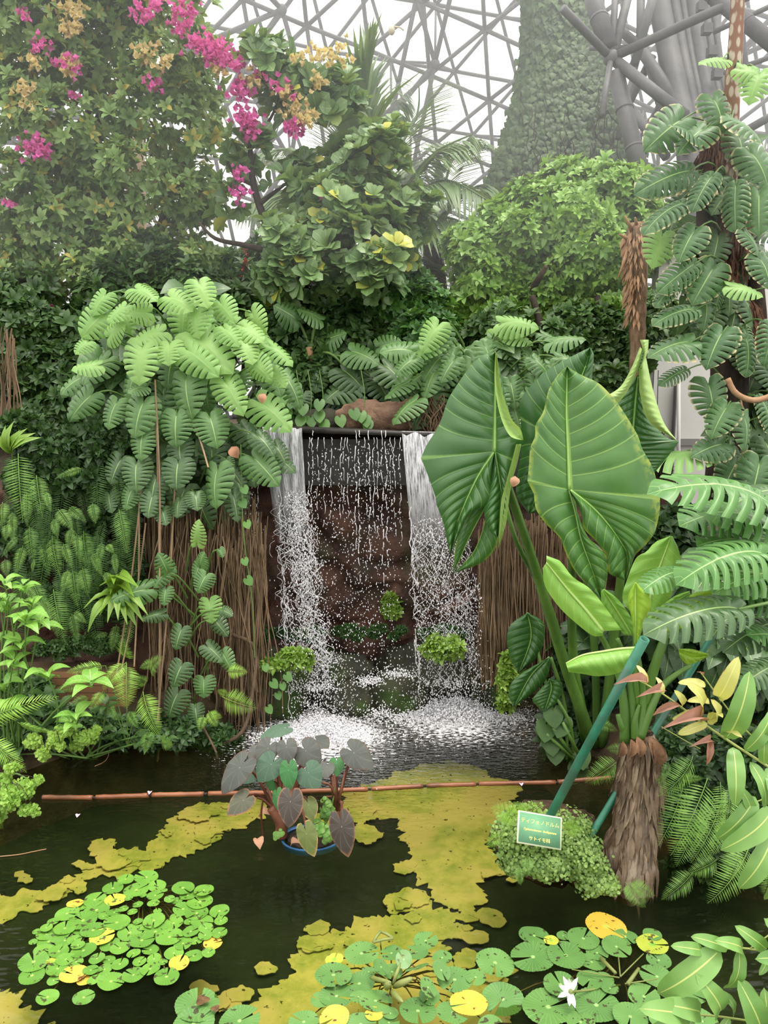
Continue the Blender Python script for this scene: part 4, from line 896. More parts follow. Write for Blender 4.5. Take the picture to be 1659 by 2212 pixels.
# root curtain on the right of the fall
rc = empty('root_curtain', P(1100, 1490, 5.6), 'curtain of brown hanging roots right of the waterfall', 'roots')
g = MB(); vines(g, 480, 1035, 1180, 1120, 1500, 5.55, .0035, 6); vines(g, 70, 1150, 1230, 1100, 1500, 5.5, .004, 8); g.build('roots', ROOTM, rc, kind='stuff')
g = MB(); V = []; 
for j in range(14):
    for i in range(8): p = P(1040 + i * 30, 1000 + j * 38, 5.8 + .04 * math.sin(i * 2 + j)); V.append(tuple(p))
g.add(V, [(j * 8 + i, j * 8 + i + 1, (j + 1) * 8 + i + 1, (j + 1) * 8 + i) for j in range(13) for i in range(7)])
sv = empty('heart_leaved_vine', P(520, 1500, 5.2), 'thin vine with small heart leaves hanging between the root curtain and the left fall', 'vine')
for x, y in [(527, 1055), (523, 1085), (533, 1130), (528, 1210), (535, 1252), (573, 1440), (590, 1475), (600, 1500), (610, 1480), (580, 1530), (620, 1460)]:
    inst(hm, 'leaf', sv, frame(P(x, y, 5.15), P(x + random.uniform(2, 10), y + 12, 5.12), (0, -1, .3), 1.2))
g = MB(); tube(g, curve([P(520, 960, 5.3), P(526, 1150, 5.2), P(545, 1300, 5.2), P(550, 1420, 5.2)], 14), .004, 5, False); g.build('vine_stem', G_STEM, sv)

# trailing yellow-green plants in the splash
LG = leafmat('wet_small_leaf', srgb(84, 120, 40), srgb(140, 172, 70), rough=.35)
for bl, lab in (([(958, 1395, 5.5, 55, 28, .12)], 'bright yellow-green cushion plant on the rock in the right fall'), ([(640, 1420, 5.45, 32, 22, .1), (600, 1430, 5.45, 32, 14, .1)], 'yellow-green plant on the rock in the left fall'),
                ([(1100, 1440, 5.4, 26, 60, .1), (1095, 1500, 5.35, 20, 40, .1)], 'yellow-green trailing leaves at the foot of the right root curtain'), ([(845, 1310, 6.15, 16, 26, .06)], 'small drooping plant on the rock face in the middle of the fall')):
    shrub('cushion_plant', bl, 260, .055, SMALL, 5, LG, lab, 'plant', up=.7)
MOSS = leafmat('moss_leaf', srgb(30, 60, 24), srgb(66, 104, 40), rough=.7)
g_ = empty('rock_moss', P(790, 1370, 6.0), 'strip of small dark green plants along the rock ledge behind the fall', 'moss')
crown('tufts', [(640, 1370, 6.0, 80, 18, .06), (800, 1365, 6.0, 110, 16, .06), (960, 1370, 6.0, 80, 18, .06), (560, 1375, 5.9, 30, 25, .06)], 1300, .04, SMALL, 5, MOSS, g_, up=.8)

# ------------------------------------------------------------------ right-hand climber
rt = empty('climbing_philodendron', P(1560, 1080, 5.7), 'tall climbing plant with split, cream-edged leaves covering the trunk at the right edge', 'plant')
branches(rt, 'trunk', DBARK, [([(1560, 1120, 5.8), (1575, 800, 5.8), (1540, 500, 5.8), (1545, 280, 5.8)], .16, .10), ([(1640, 1100, 6.0), (1630, 700, 6.0), (1600, 400, 6.0)], .12, .07)])
g = MB(); T, Dn = blobpts([(1545, 320, 5.7, 35, 50, .12), (1570, 520, 5.7, 45, 100, .12), (1600, 700, 5.8, 40, 120, .12)], 1500)
scatter(g, leafT(2, .05, .5, .3, .1, .2), T, unit(Dn * .5 + np.array([0, 0, -1.])), rng.uniform(.08, .2, len(T)), up=np.array([0, -1., .2])); g.build('fibre', roughmat('dark_fibre', srgb(60, 42, 36), srgb(112, 78, 60), 10, .95), rt, kind='stuff')
hl = [((1500, 300), (1450, 275), 'm'), ((1640, 160), (1620, 220), 'b'), ((1560, 130), (1515, 140), 'b'), ((1600, 150), (1650, 175), 'b'), ((1540, 215), (1560, 280), 'm'), ((1580, 260), (1640, 310), 'm'), ((1470, 260), (1400, 320), 'm'), ((1520, 280), (1470, 330), 'm'), ((1490, 370), (1385, 415), 'm'), ((1540, 380), (1500, 450), 'm'), ((1590, 400), (1590, 490), 'm'), ((1640, 420), (1640, 500), 'm'),
      ((1620, 330), (1655, 400), 'm'), ((1480, 440), (1400, 500), 'm'), ((1430, 510), (1410, 572), 'b'), ((1610, 505), (1635, 550), 'm'), ((1500, 570), (1430, 625), 'm'), ((1540, 580), (1500, 650), 'm'), ((1580, 620), (1640, 640), 'b'), ((1640, 560), (1659, 620), 'm'), ((1560, 720), (1530, 790), 'm'), ((1610, 730), (1610, 805), 'm'), ((1490, 740), (1410, 770), 'm'), ((1530, 830), (1540, 905), 'm'), ((1570, 880), (1540, 940), 'm'),
      ((1605, 900), (1605, 968), 'm'), ((1560, 960), (1500, 985), 'm'), ((1640, 860), (1659, 930), 'm'), ((1430, 990), (1545, 995), 'b'), ((1480, 800), (1430, 830), 'm'), ((1660, 700), (1650, 780), 'm'), ((1500, 670), (1420, 700), 'm'), ((1590, 1000), (1560, 1060), 'm'), ((1640, 1000), (1620, 1080), 'm'), ((1460, 620), (1420, 660), 'm'), ((1500, 500), (1470, 560), 'm')]
SL = []
for a, b, kd in hl:
    f_ = 1.15; bx = a[0] + (b[0] - a[0]) * f_; by = a[1] + (b[1] - a[1]) * f_; Y = 5.35 + random.uniform(-.1, .1)
    leafat(rt, mesh_phi['m'] if kd == 'm' else mesh_mon['b'][:2], a[0], a[1], bx, by, Y, .95, up=(0, -.7, .7)); SL.append((P(1570, a[1] + 30, 5.75), P(a[0], a[1], Y)))
for i in range(56):
    y = random.uniform(230, 1080); x = 1560 + random.gauss(10, 60) if y < 780 else random.uniform(1575, 1680); an = (x - 1565) / 110 + random.gauss(0, .4); L = random.uniform(55, 85); Y = 5.6 + random.uniform(-.1, .15)
    leafat(rt, mesh_mon['d'] if random.random() < .6 else mesh_phi['m'], x, y, x + L * math.sin(an), y + L * math.cos(an), Y, .9); SL.append((P(1570, y + 30, 5.8), P(x, y, Y)))
stalks(rt, 'leaf_stalk', SL)
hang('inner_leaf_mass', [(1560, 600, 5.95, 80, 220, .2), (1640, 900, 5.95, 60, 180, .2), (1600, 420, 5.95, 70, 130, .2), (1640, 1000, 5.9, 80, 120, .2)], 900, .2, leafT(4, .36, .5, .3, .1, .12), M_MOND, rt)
g = MB(); tube(g, curve([P(1572, 818, 5.2), P(1590, 850, 5.2), P(1630, 865, 5.2), P(1680, 850, 5.2)], 12), .02, 8); tube(g, curve([P(1600, 858, 5.2), P(1603, 880, 5.2)], 4), .006, 5)
g.build('bare_branch', STUB, label='bare orange-brown branch jutting through the split leaves at the right edge', cat='branch')
pt = empty('scarred_palm', P(1570, 420, 5.6), 'slender pale palm trunk with diamond leaf scars at the top right', 'tree trunk')
kp = NT('scarred_trunk'); vo = kp.n('TexVoronoi'); mp2 = kp.n('Mapping'); mp2.inputs['Scale'].default_value = (26, 26, 12); kp.link(kp.geo(), mp2.inputs[0]); kp.link(mp2.outputs[0], vo.inputs[0]); vo.inputs['Scale'].default_value = 1; vo.inputs['Randomness'].default_value = .45
SC = kp.bsdf(kp.mix(kp.mr(vo.outputs['Distance'], .38, .52), srgb(176, 164, 148), srgb(128, 96, 78)), .9, .2)
g = MB(); tube(g, curve([P(1572, 430, 5.6), P(1580, 220, 5.6), P(1590, 80, 5.6), P(1596, -80, 5.6)], 20), np.linspace(.062, .04, 20), 16); g.build('trunk', SC, pt)
# moss baskets beside the wall
for x, y, r, lab in ((1412, 955, 26, 'small round plant basket hanging before the white wall, upper one'), (1422, 1010, 34, 'dark root ball hanging before the white wall, lower and larger one')):
    e_ = empty('hanging_basket', P(x, y, 5.5), lab, 'basket'); T, Dn = blobpts([(x, y, 5.5, r, r * .7, r * mpp(5.5))], 500); g = MB(); rocks(g, P(x, y, 5.5), r * mpp(5.5) * .75, (1, 1, .75), x, .3); scatter(g, leafT(2, .08, .5, .3, .1, .3), T, Dn + rng.normal(0, .8, Dn.shape), rng.uniform(.03, .07, len(T)))
    g.build('root_ball', DBARK, e_)
    g = MB(); tube(g, [P(x, y - r * .6, 5.5), P(x - 4, y - 60, 5.5), P(x, 800, 5.6)], .003, 4); g.build('wire', DBARK, e_)

# ================================================================== FERNS AND BANK PLANTS
pin2 = leafT(3, .09, .35, .2, .06, .08)
FR_H = [frondT(25, .19, .021, .5, None, None, .25, s_, .05, .30, 3) for s_ in (1, 2)]
FR_A = [frondT(27, .25, .024, 1.1, None, None, .3, s_, .10, .25, 3) for s_ in (3, 4)]
mesh_fr = {'h': [tmesh('frond', t_, G_FERN) for t_ in FR_H], 'a': [tmesh('frond', t_, G_FERN) for t_ in FR_A], 'b': [tmesh('frond', t_, G_FERNB) for t_ in FR_A], 'hb': [tmesh('frond', t_, G_FERNB) for t_ in FR_H], 'hd': [tmesh('frond', t_, leafmat('shaded_fern', srgb(44, 78, 30), srgb(84, 122, 50), rough=.5)) for t_ in FR_H]}  # shaded fern is a darker copy, with shade put into its colour
def fr(parent, kind, bx, by, tx, ty, Y, dY=-.05, w=1.0, up=(0, -.9, .4), **kw):
    return inst(random.choice(mesh_fr[kind]), 'frond', parent, frame(P(bx, by, Y), P(tx, ty, Y + dY), Vector(up) + Vector((random.gauss(0, .2), 0, random.gauss(0, .15))), w), **kw)
def zf(x, y): return (x * .2621, 880 + y * .2621)
HF = [((150, 380), (190, 950), 1.25), ((300, 560), (350, 905), 1.3), ((220, 700), (225, 980), 1), ((20, 780), (25, 1010), 1.6), ((60, 960), (50, 1100), 1.6), ((240, 980), (280, 1280), 1.2), ((150, 1060), (10, 1240), 1), ((190, 1140), (130, 1390), 1.1), ((40, 1250), (60, 1400), 1.5), ((280, 1250), (270, 1360), 1.3),
      ((350, 1100), (410, 1390), 1), ((430, 1060), (500, 1400), 1.3), ((480, 840), (600, 1010), 1.5), ((570, 820), (715, 950), 1.2), ((440, 920), (480, 1080), 1.3), ((590, 1000), (560, 1170), 1.4), ((690, 1020), (740, 1350), 1.3), ((840, 1110), (800, 1340), 1), ((760, 790), (790, 960), 1.5), ((980, 840), (1050, 1210), 1),
      ((940, 1200), (960, 1390), .9), ((860, 1360), (940, 1490), 1.3), ((680, 1320), (730, 1560), 1.3), ((600, 1340), (640, 1640), 1.3), ((560, 1340), (510, 1540), 1.2), ((270, 1430), (400, 1720), 1.1), ((260, 1610), (400, 1700), 1.2), ((440, 1500), (540, 1940), 1.1), ((590, 1700), (650, 1950), 1), ((610, 1690), (715, 1780), 1.2),
      ((680, 500), (450, 590), .9), ((960, 1790), (920, 2020), 1.1), ((890, 1860), (780, 1900), 1.1), ((1080, 1740), (1000, 2080), .95), ((420, 1640), (480, 1900), 1.2), ((760, 1200), (850, 1400), 1), ((880, 1130), (940, 1200), 1.4), ((520, 1120), (600, 1330), 1), ((100, 860), (110, 1130), 1), ((380, 700), (420, 860), 1), ((630, 1040), (660, 1280), 1), ((200, 1480), (330, 1600), 1), ((350, 1560), (430, 1750), 1.1)]
hf = empty('hanging_fern', P(150, 1400, 5.5), 'mass of long hanging sword fern fronds on the rock face at the left', 'fern')
for a, b, w in HF:
    ax, ay = zf(*a); bx, by = zf(*b); fr(hf, 'h', ax, ay, bx, by, 5.2 + random.uniform(-.12, .1), -.08, w)
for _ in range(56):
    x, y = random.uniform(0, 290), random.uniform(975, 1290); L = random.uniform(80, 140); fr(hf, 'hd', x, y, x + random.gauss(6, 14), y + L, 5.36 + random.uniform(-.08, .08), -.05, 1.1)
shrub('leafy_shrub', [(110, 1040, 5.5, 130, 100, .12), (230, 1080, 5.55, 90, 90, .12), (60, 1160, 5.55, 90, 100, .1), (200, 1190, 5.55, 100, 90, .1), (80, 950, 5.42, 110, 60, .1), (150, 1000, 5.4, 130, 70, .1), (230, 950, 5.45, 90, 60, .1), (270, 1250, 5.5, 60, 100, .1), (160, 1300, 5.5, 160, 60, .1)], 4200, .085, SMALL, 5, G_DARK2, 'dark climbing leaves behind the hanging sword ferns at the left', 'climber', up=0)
# strap-leaved nest ferns
STR = leafT(10, .085, .5, .45, .3, .35, wave=.012); M_STRAP = leafmat('strap_leaf', srgb(84, 124, 38), srgb(138, 172, 62), rough=.4, vein=srgb(70, 60, 30), midw=.06); stm = tmesh('strap_leaf', STR, M_STRAP)
nf = empty('nest_fern', P(265, 1300, 5.2), 'pale strap-leaved nest fern below the hanging ferns, beside the root curtain', 'fern')
for x, y in ((190, 1365), (232, 1345), (238, 1285), (300, 1270), (205, 1292), (330, 1300), (275, 1350), (295, 1355), (180, 1315), (320, 1330), (255, 1340), (215, 1330), (290, 1290), (310, 1345), (245, 1262), (215, 1265)):
    inst(stm, 'leaf', nf, frame(P(262 + random.gauss(0, 6), 1305, 5.25), P(x, y, 4.95 + random.uniform(-.05, .15)), (0, -.5, 1), random.uniform(1.1, 1.6)))
nf = empty('nest_fern', P(30, 975, 5.2), 'upright dark strap-leaved nest fern above the hanging ferns at the left edge', 'fern')
for x, y in ((-10, 930), (12, 918), (30, 910), (45, 928), (78, 935), (60, 925), (2, 940), (90, 945)):
    inst(stm, 'leaf', nf, frame(P(28, 980, 5.2), P(x, y, 5.15), (0, -.8, .3), 1.4))
g = MB(); vines(g, 22, -10, 32, 700, 960, 6.3, .006, 8); g.build('hanging_vines', ROOTM, label='bundle of thin brown vines hanging down at the left edge above the ferns', cat='vine')

def broad(name, label, tips, Y, size, mat, base, cat='shrub', k=6):
    """upright plant: stems from base to whorl tips, broad leaves in whorls at each tip"""
    r = empty(name, P(*base), label, cat); lf = leafT(7, .24, .7, .42, .12, .22, wave=.01); lm = tmesh('broad_leaf', lf, mat); g = MB()
    for (x, y, s) in tips:
        Yt = Y + random.uniform(-.15, .1); c = P(x, y, Yt); b = P(base[0] + random.gauss(0, 14), base[1], base[2]); tube(g, curve([b, b.lerp(c, .5) + Vector((random.gauss(0, .03), 0, .02)), c], 8), np.linspace(.008, .004, 8), 5, False)
        a0 = random.uniform(0, 6.28)
        for i in range(k):
            th = a0 + i * 2.4; el = random.uniform(.05, .65); d = Vector((math.cos(th), math.sin(th), el - .25)).normalized(); L = size * s * random.uniform(.7, 1.05)
            inst(lm, 'leaf', r, frame(c + Vector((0, 0, -.012 * i)), c + Vector((0, 0, -.012 * i)) + d * L, (0, -.25, 1), random.uniform(.9, 1.15)))
    g.build('stem', G_STEM, r); return r
broad('broad_leaved_shrub', 'fresh lime-green broad-leaved shrub at the left edge in front of the hanging ferns', [(10, 1255, .8), (50, 1262, .8), (20, 1310, 1), (55, 1330, 1), (85, 1340, 1), (5, 1370, .9), (45, 1385, 1.1), (30, 1425, .9), (15, 1300, .9), (70, 1300, .7), (0, 1290, .9)], 4.6, .15, G_LIME, (30, 1620, 4.7))
broad('broad_leaved_shrub', 'bright broad-leaved plant with a four-leaf whorl in front of the brick wall', [(100, 1455, 1.1), (198, 1470, 1.3), (10, 1480, 1.2), (20, 1520, 1.2)], 4.55, .15, G_LIME, (110, 1600, 4.6), k=5)
broad('broad_leaved_shrub', 'small bright whorled plant at the water edge beneath the brick wall', [(165, 1545, 1.15), (150, 1560, 1)], 4.5, .13, G_LIME, (180, 1620, 4.6), k=6)
broad('broad_leaved_shrub', 'darker broad-leaved plant between the brick wall and the water', [(100, 1500, 1), (130, 1530, 1), (60, 1540, 1), (230, 1520, .9), (250, 1580, .8), (300, 1590, .7), (90, 1570, 1), (30, 1590, 1), (200, 1590, .7), (260, 1600, .6), (320, 1600, .7), (360, 1590, .6), (20, 1630, 1), (40, 1600, 1)], 4.75, .14, G_DARK, (180, 1640, 4.9), k=6)
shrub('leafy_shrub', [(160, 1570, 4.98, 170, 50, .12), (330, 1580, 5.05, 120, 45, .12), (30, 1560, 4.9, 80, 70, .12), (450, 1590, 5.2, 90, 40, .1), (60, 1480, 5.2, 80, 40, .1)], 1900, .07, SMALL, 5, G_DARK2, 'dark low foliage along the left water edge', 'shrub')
shrub('leafy_shrub', [(200, 1390, 5.45, 100, 24, .1), (120, 1400, 5.45, 80, 20, .1)], 500, .04, SMALL, 5, G_DARK, 'tiny-leaved ground cover on top of the brick wall', 'ground cover')
# arching bright ferns of the left bank
f1 = empty('sword_fern', P(270, 1600, 4.7), 'bright arching fern at the middle of the left water edge, under the hanging roots', 'fern')
zl = lambda x, y: (x * .2532, 1380 + y * .2532)
for a, b, kd, w in [((1080, 200), (880, 440), 'b', 1.3), ((1080, 210), (1080, 600), 'b', 1.35), ((900, 230), (560, 290), 'b', .8), ((880, 450), (770, 610), 'b', 1.2), ((1220, 450), (1370, 830), 'b', 1.15), ((1280, 780), (1240, 970), 'a', 1.4), ((760, 500), (590, 570), 'a', 1), ((1110, 170), (1050, -10), 'a', 1.3), ((700, 380), (470, 450), 'a', 1), ((1380, 860), (1480, 900), 'a', 1.5), ((1300, 200), (1190, 250), 'a', 1.2), ((1100, 620), (1180, 760), 'a', 1), ((930, 560), (1000, 700), 'a', .9), ((1290, 290), (1390, 150), 'a', 1.2), ((1250, 380), (1150, 320), 'a', 1.2)]:
    ax, ay = zl(*a); bx, by = zl(*b); fr(f1, kd, ax, ay, bx, by, 4.75, -.12, w)
g = MB(); [tube(g, curve([P(275, 1610, 4.85), P((275 + x) / 2, (1600 + y) / 2 - 10, 4.82), P(x, y, 4.75)], 8), .004, 5, False) for x, y in ((272, 1430), (273, 1434), (228, 1438), (223, 1494), (310, 1494), (324, 1578))]; g.build('frond_stalk', G_STEM, f1)
f2 = empty('sword_fern', P(0, 1600, 4.2), 'bright yellow-green fern reaching in from the left edge', 'fern')
for a, b, kd, w in [((-200, 720), (500, 490), 'b', .55), ((-100, 840), (230, 1140), 'b', .9), ((-60, 900), (120, 1130), 'a', 1), ((-80, 1500), (30, 1620), 'b', 1.3), ((150, 710), (480, 800), 'b', .35), ((-100, 1150), (60, 1300), 'b', .8), ((-60, 640), (150, 620), 'a', 1.0)]:
    ax, ay = zl(*a); bx, by = zl(*b); fr(f2, kd, ax, ay, bx, by, 4.25, -.05, w)
g = MB(); tube(g, curve([P(-60, 1680, 4.2), P(30, 1670, 4.2), P(80, 1700, 4.2)], 8), .006, 5, False, .9); g.build('rhizome', G_STEM, f2)
for i, (x, y, Y, label) in enumerate(((470, 1555, 4.95, 'small bright fern among the thin roots at the foot of the root curtain'),)):
    f_ = empty('sword_fern', P(x, y, Y), label, 'fern')
    for a, b in [((490, 1450), (535, 1452)), ((480, 1505), (555, 1530)), ((490, 1500), (470, 1490)), ((440, 1545), (430, 1580)), ((450, 1535), (470, 1570)), ((455, 1540), (480, 1550)), ((350, 1590), (372, 1610))]: fr(f_, 'b', a[0], a[1], b[0], b[1], Y, -.05, 1.5)
# maidenhair ferns
MHL = leafT(3, .48, .4, .8, .05, .05, tip=.3)
def maiden(label, blobs, n, base):
    r = empty('maidenhair_fern', P(*base), label, 'fern')
    hang('leaflets', blobs, int(n * 1.3), .019, MHL, G_MAID, r, out=.3, jit=.6, tiltup=-.5, sub=44, sr=.24)
    g = MB()
    for b in blobs: tube(g, curve([P(*base), P((base[0] + b[0]) / 2, min(base[1], b[1]) - 8, b[2]), P(b[0], b[1], b[2])], 8), .002, 4, False)
    g.build('stalk', DBARK, r)
maiden('yellow-green maidenhair fern hanging at the left water edge, left of the small whorled plant', [(75, 1600, 4.5, 22, 20, .07), (95, 1625, 4.45, 14, 18, .05), (120, 1595, 4.5, 18, 22, .07), (132, 1612, 4.45, 10, 10, .04), (145, 1575, 4.55, 16, 14, .05)], 1500, (110, 1585, 4.7))
maiden('yellow-green maidenhair fern at the left water edge, right of the small whorled plant', [(185, 1590, 4.6, 26, 20, .07), (170, 1605, 4.6, 18, 14, .06), (205, 1580, 4.6, 14, 16, .05)], 1200, (190, 1575, 4.8))
maiden('large maidenhair fern cluster at the left edge where the floating poles end', [(20, 1720, 4.0, 34, 28, .10), (55, 1700, 4.05, 28, 24, .08), (85, 1683, 4.1, 10, 12, .04), (10, 1690, 4.1, 30, 24, .1), (62, 1745, 4.0, 20, 12, .06), (30, 1655, 4.1, 18, 10, .06), (78, 1755, 4.0, 8, 6, .03), (0, 1750, 4.0, 20, 22, .08)], 3600, (0, 1700, 4.3))

# ================================================================== GIANT AROIDS
GV = srgb(132, 170, 88)
M_GA = leafmat('giant_leaf', srgb(40, 82, 36), srgb(66, 108, 50), rough=.28, trans=.10, vein=GV, nlat=9, slope=0, midw=.045, latw=.045, latf=.55, spec=.6)
M_GB = leafmat('giant_leaf_pale', srgb(54, 98, 44), srgb(84, 126, 58), rough=.32, trans=.14, vein=srgb(150, 184, 92), nlat=9, slope=0, midw=.045, latw=.045, latf=.55, edge=srgb(140, 158, 62))
M_ROLL = leafmat('rolled_underside', srgb(134, 168, 88), srgb(172, 198, 124), rough=.55, trans=.15)
M_YG = leafmat('new_leaf', srgb(116, 168, 66), srgb(150, 192, 96), rough=.38, trans=.32, vein=srgb(186, 220, 130), nlat=8, slope=0, midw=.05, latw=.04, latf=.4)
M_YL = leafmat('new_leaf_lime', srgb(130, 172, 48), srgb(164, 198, 74), rough=.4, trans=.38, vein=srgb(190, 222, 100), nlat=6, slope=0, midw=.05, latw=.04, latf=.4)
M_PET = roughmat('leaf_stalk', srgb(62, 96, 36), srgb(100, 136, 58), 5, .38, .1, .01, stretch=(1, 1, .15), spec=.5)
def resamp(pts, n):
    p = np.array(pts, float); d = np.r_[0, np.cumsum(np.hypot(*np.diff(p, axis=0).T))]; s = np.linspace(0, d[-1], n)
    return np.stack([np.interp(s, d, p[:, 0]), np.interp(s, d, p[:, 1])], 1)
def smooth2(pts, n):
    c = curve([(p[0], p[1], 0) for p in pts], n * 3); return resamp([(v.x, v.y) for v in c], n)
def blade(mb, rib, out, Yf, sag=.02, puck=.006, nv=9, nl=54, na=10, sgn=1, rim=.0, phase=0.0):
    """half a blade between its rib and its margin; both run the same way. Yf(px, py) is the distance; quilted between the side veins"""
    a = smooth2(rib, nl); b = smooth2(out, nl); V = []; A = []
    for i in range(nl):
        for j in range(na + 1):
            u = j / na; t = i / (nl - 1); tt = (t ** (1 - .42 * u)) * (nl - 1); i0 = min(int(tt), nl - 2); fr_ = tt - i0
            pa = a[i0] * (1 - fr_) + a[i0 + 1] * fr_; pb = b[i0] * (1 - fr_) + b[i0 + 1] * fr_; px, py = pa * (1 - u) + pb * u
            d = -sag * math.sin(math.pi * u * .9) - puck * abs(math.sin(math.pi * (t * nv))) ** .7 * math.sin(math.pi * min(1, u * 1.05)) ** .6 + rim * u ** 3 * math.sin(t * 31 + phase)
            p = P(px, py, Yf(px, py) + d); V.append(tuple(p)); A.append((u * sgn, t * nv / 9.0, .5))
    q = [(i * (na + 1) + j, i * (na + 1) + j + 1, (i + 1) * (na + 1) + j + 1, (i + 1) * (na + 1) + j) for i in range(nl - 1) for j in range(na)]
    mb.add(V, q, a=A)
def rib(mb, pts, Yf, r0, r1, off=-.006):
    c = smooth2(pts, 24); tube(mb, [P(x, y, Yf(x, y) + off) for x, y in c], np.linspace(r0, r1, 24), 6)
z5 = lambda L: [(880 + x * .4696, 640 + y * .4696) for x, y in L]
RIBM = NT('leaf_rib').bsdf(GV, .35)
ty = empty('giant_arum', W(1285, 1600, .1), 'giant arum with the tallest dark arrow-shaped leaves, right of the waterfall', 'plant')
def giant(label, halves, ribs, Yf, mat, parent=ty, **kw):
    g = MB()
    for i, (r_, o_) in enumerate(halves): blade(g, z5(r_), z5(o_), Yf, sgn=1 if i % 2 else -1, phase=i, **kw)
    o = g.build('leaf', mat, parent, label=label); g = MB()
    for r_, w0, w1 in ribs: rib(g, z5(r_), Yf, w0, w1)
    g.build('leaf_rib', RIBM, o); return o
# B: the big front blade
YB = lambda x, y: 3.95 + (y - 1060) * -.00035 + ((x - 1230) / 160) ** 2 * .05
mid = [(745, 890), (738, 700), (731, 540), (733, 420), (735, 322)]
giant('broad upright leaf facing the viewer', [
    (mid, [(552, 850), (560, 770), (565, 700), (588, 640), (590, 590), (625, 530), (650, 430), (690, 365), (735, 322)]),
    (mid, [(1162, 930), (1150, 860), (1125, 780), (1080, 700), (1060, 640), (1000, 540), (950, 470), (880, 400), (800, 362), (735, 322)]),
    ([(745, 890), (775, 1000), (800, 1120), (850, 1260), (893, 1395)], [(552, 850), (580, 900), (592, 980), (640, 1050), (700, 1110), (732, 1190), (775, 1270), (840, 1340), (893, 1395)]),
    ([(745, 890), (775, 1000), (800, 1120), (850, 1260), (893, 1395)], [(745, 890), (785, 1000), (830, 1105), (880, 1150), (918, 1200), (922, 1270), (912, 1340), (893, 1395)]),
    ([(745, 890), (850, 970), (940, 1070), (1010, 1180), (1003, 1310)], [(1162, 930), (1160, 990), (1140, 1080), (1100, 1140), (1050, 1190), (1030, 1240), (1003, 1310)]),
    ([(745, 890), (850, 970), (940, 1070), (1010, 1180), (1003, 1310)], [(745, 890), (800, 1000), (810, 1065), (870, 1130), (920, 1200), (925, 1270), (960, 1290), (1003, 1310)])],
    [(mid, .010, .003), ([(745, 890), (775, 1000), (800, 1120), (850, 1260)], .007, .002), ([(745, 890), (850, 970), (940, 1070), (1020, 1190)], .008, .002)], YB, M_GB, sag=.035, puck=.008, rim=.006)
# A: the left blade
YA = lambda x, y: 4.15 + (y - 980) * -.0003 - (x - 1070) * .0006
midA = [(402, 715), (404, 600), (405, 450), (405, 255)]
giant('dark leaf leaning left over the fall', [
    (midA, [(62, 745), (85, 690), (130, 620), (155, 570), (185, 480), (220, 420), (280, 335), (340, 275), (405, 255)]),
    (midA, [(500, 760), (520, 700), (535, 650), (490, 590), (455, 480), (430, 350), (405, 255)]),
    ([(402, 715), (330, 820), (275, 930), (230, 1040), (198, 1190)], [(62, 745), (85, 800), (128, 920), (135, 960), (165, 1040), (180, 1120), (198, 1190)]),
    ([(402, 715), (330, 820), (275, 930), (230, 1040), (198, 1190)], [(402, 715), (395, 790), (385, 860), (385, 945), (290, 1000), (245, 1080), (198, 1190)]),
    ([(402, 715), (420, 820), (432, 900), (425, 1000), (415, 1110)], [(402, 715), (390, 830), (360, 940), (355, 1010), (380, 1080), (415, 1110)]),
    ([(402, 715), (420, 820), (432, 900), (425, 1000), (415, 1110)], [(500, 760), (480, 820), (470, 880), (465, 950), (445, 1020), (415, 1110)])],
    [(midA, .010, .003), ([(402, 715), (330, 820), (275, 930), (230, 1040)], .007, .002), ([(402, 715), (420, 820), (432, 900)], .006, .002)], YA, M_GA, sag=.035, puck=.014)
YA2 = lambda x, y: 4.22 - (x - 1040) * .0008
giant('folded-back lower lobe of the leaning leaf', [([(370, 950), (320, 1040), (270, 1140), (210, 1275)], [(255, 1010), (240, 1080), (220, 1160), (210, 1275)]), ([(370, 950), (350, 1060), (300, 1180), (210, 1275)], [(400, 960), (418, 1120), (350, 1220), (210, 1275)])], [([(370, 950), (320, 1040), (270, 1140), (225, 1250)], .005, .002)], YA2, M_GB, sag=.03, nl=30)
YR = lambda x, y: 4.02
giant('pale rolled margin of the leaning leaf', [([(405, 262), (402, 400), (425, 540), (470, 640), (533, 662)], [(412, 262), (432, 420), (478, 560), (520, 610), (533, 662)]), ([(500, 680), (480, 760), (450, 870), (430, 960), (418, 1170)], [(525, 680), (505, 770), (480, 860), (462, 980), (455, 1040), (418, 1170)])], [], YR, M_ROLL, sag=-.05, puck=.012, nv=14, nl=40)
# C: folded leaf at the right
YC = lambda x, y: 4.35 - (x - 1380) * .0004
giant('folded dark leaf behind, right', [([(1062, 360), (1050, 480), (1035, 640), (1000, 700)], [(1070, 360), (1110, 540), (1180, 640), (1250, 668)]), ([(1000, 700), (1060, 800), (1090, 850)], [(1250, 668), (1200, 735), (1130, 820)]), ([(1062, 360), (1050, 480), (1035, 640), (1000, 700)], [(1040, 380), (1000, 430), (950, 510), (940, 700)]), ([(1062, 360), (1060, 300), (1085, 230)], [(1080, 380), (1095, 300), (1090, 230)])], [([(1062, 370), (1050, 480), (1035, 640)], .010, .006)], YC, M_GA, nl=36, sag=.03, puck=.012)
YC2 = lambda x, y: 4.22
giant('pale rolled margins of the folded leaf', [([(1085, 250), (1062, 330), (1010, 440), (950, 512)], [(1070, 232), (1030, 330), (975, 420), (890, 470)]), ([(1065, 330), (1072, 460), (1115, 580), (1245, 668)], [(1098, 280), (1130, 430), (1180, 580), (1245, 668)]), ([(1110, 200), (1105, 260), (1080, 330)], [(1070, 200), (1085, 260), (1070, 330)])], [], YC2, M_ROLL, sag=.05, puck=.010, nv=12, nl=40)
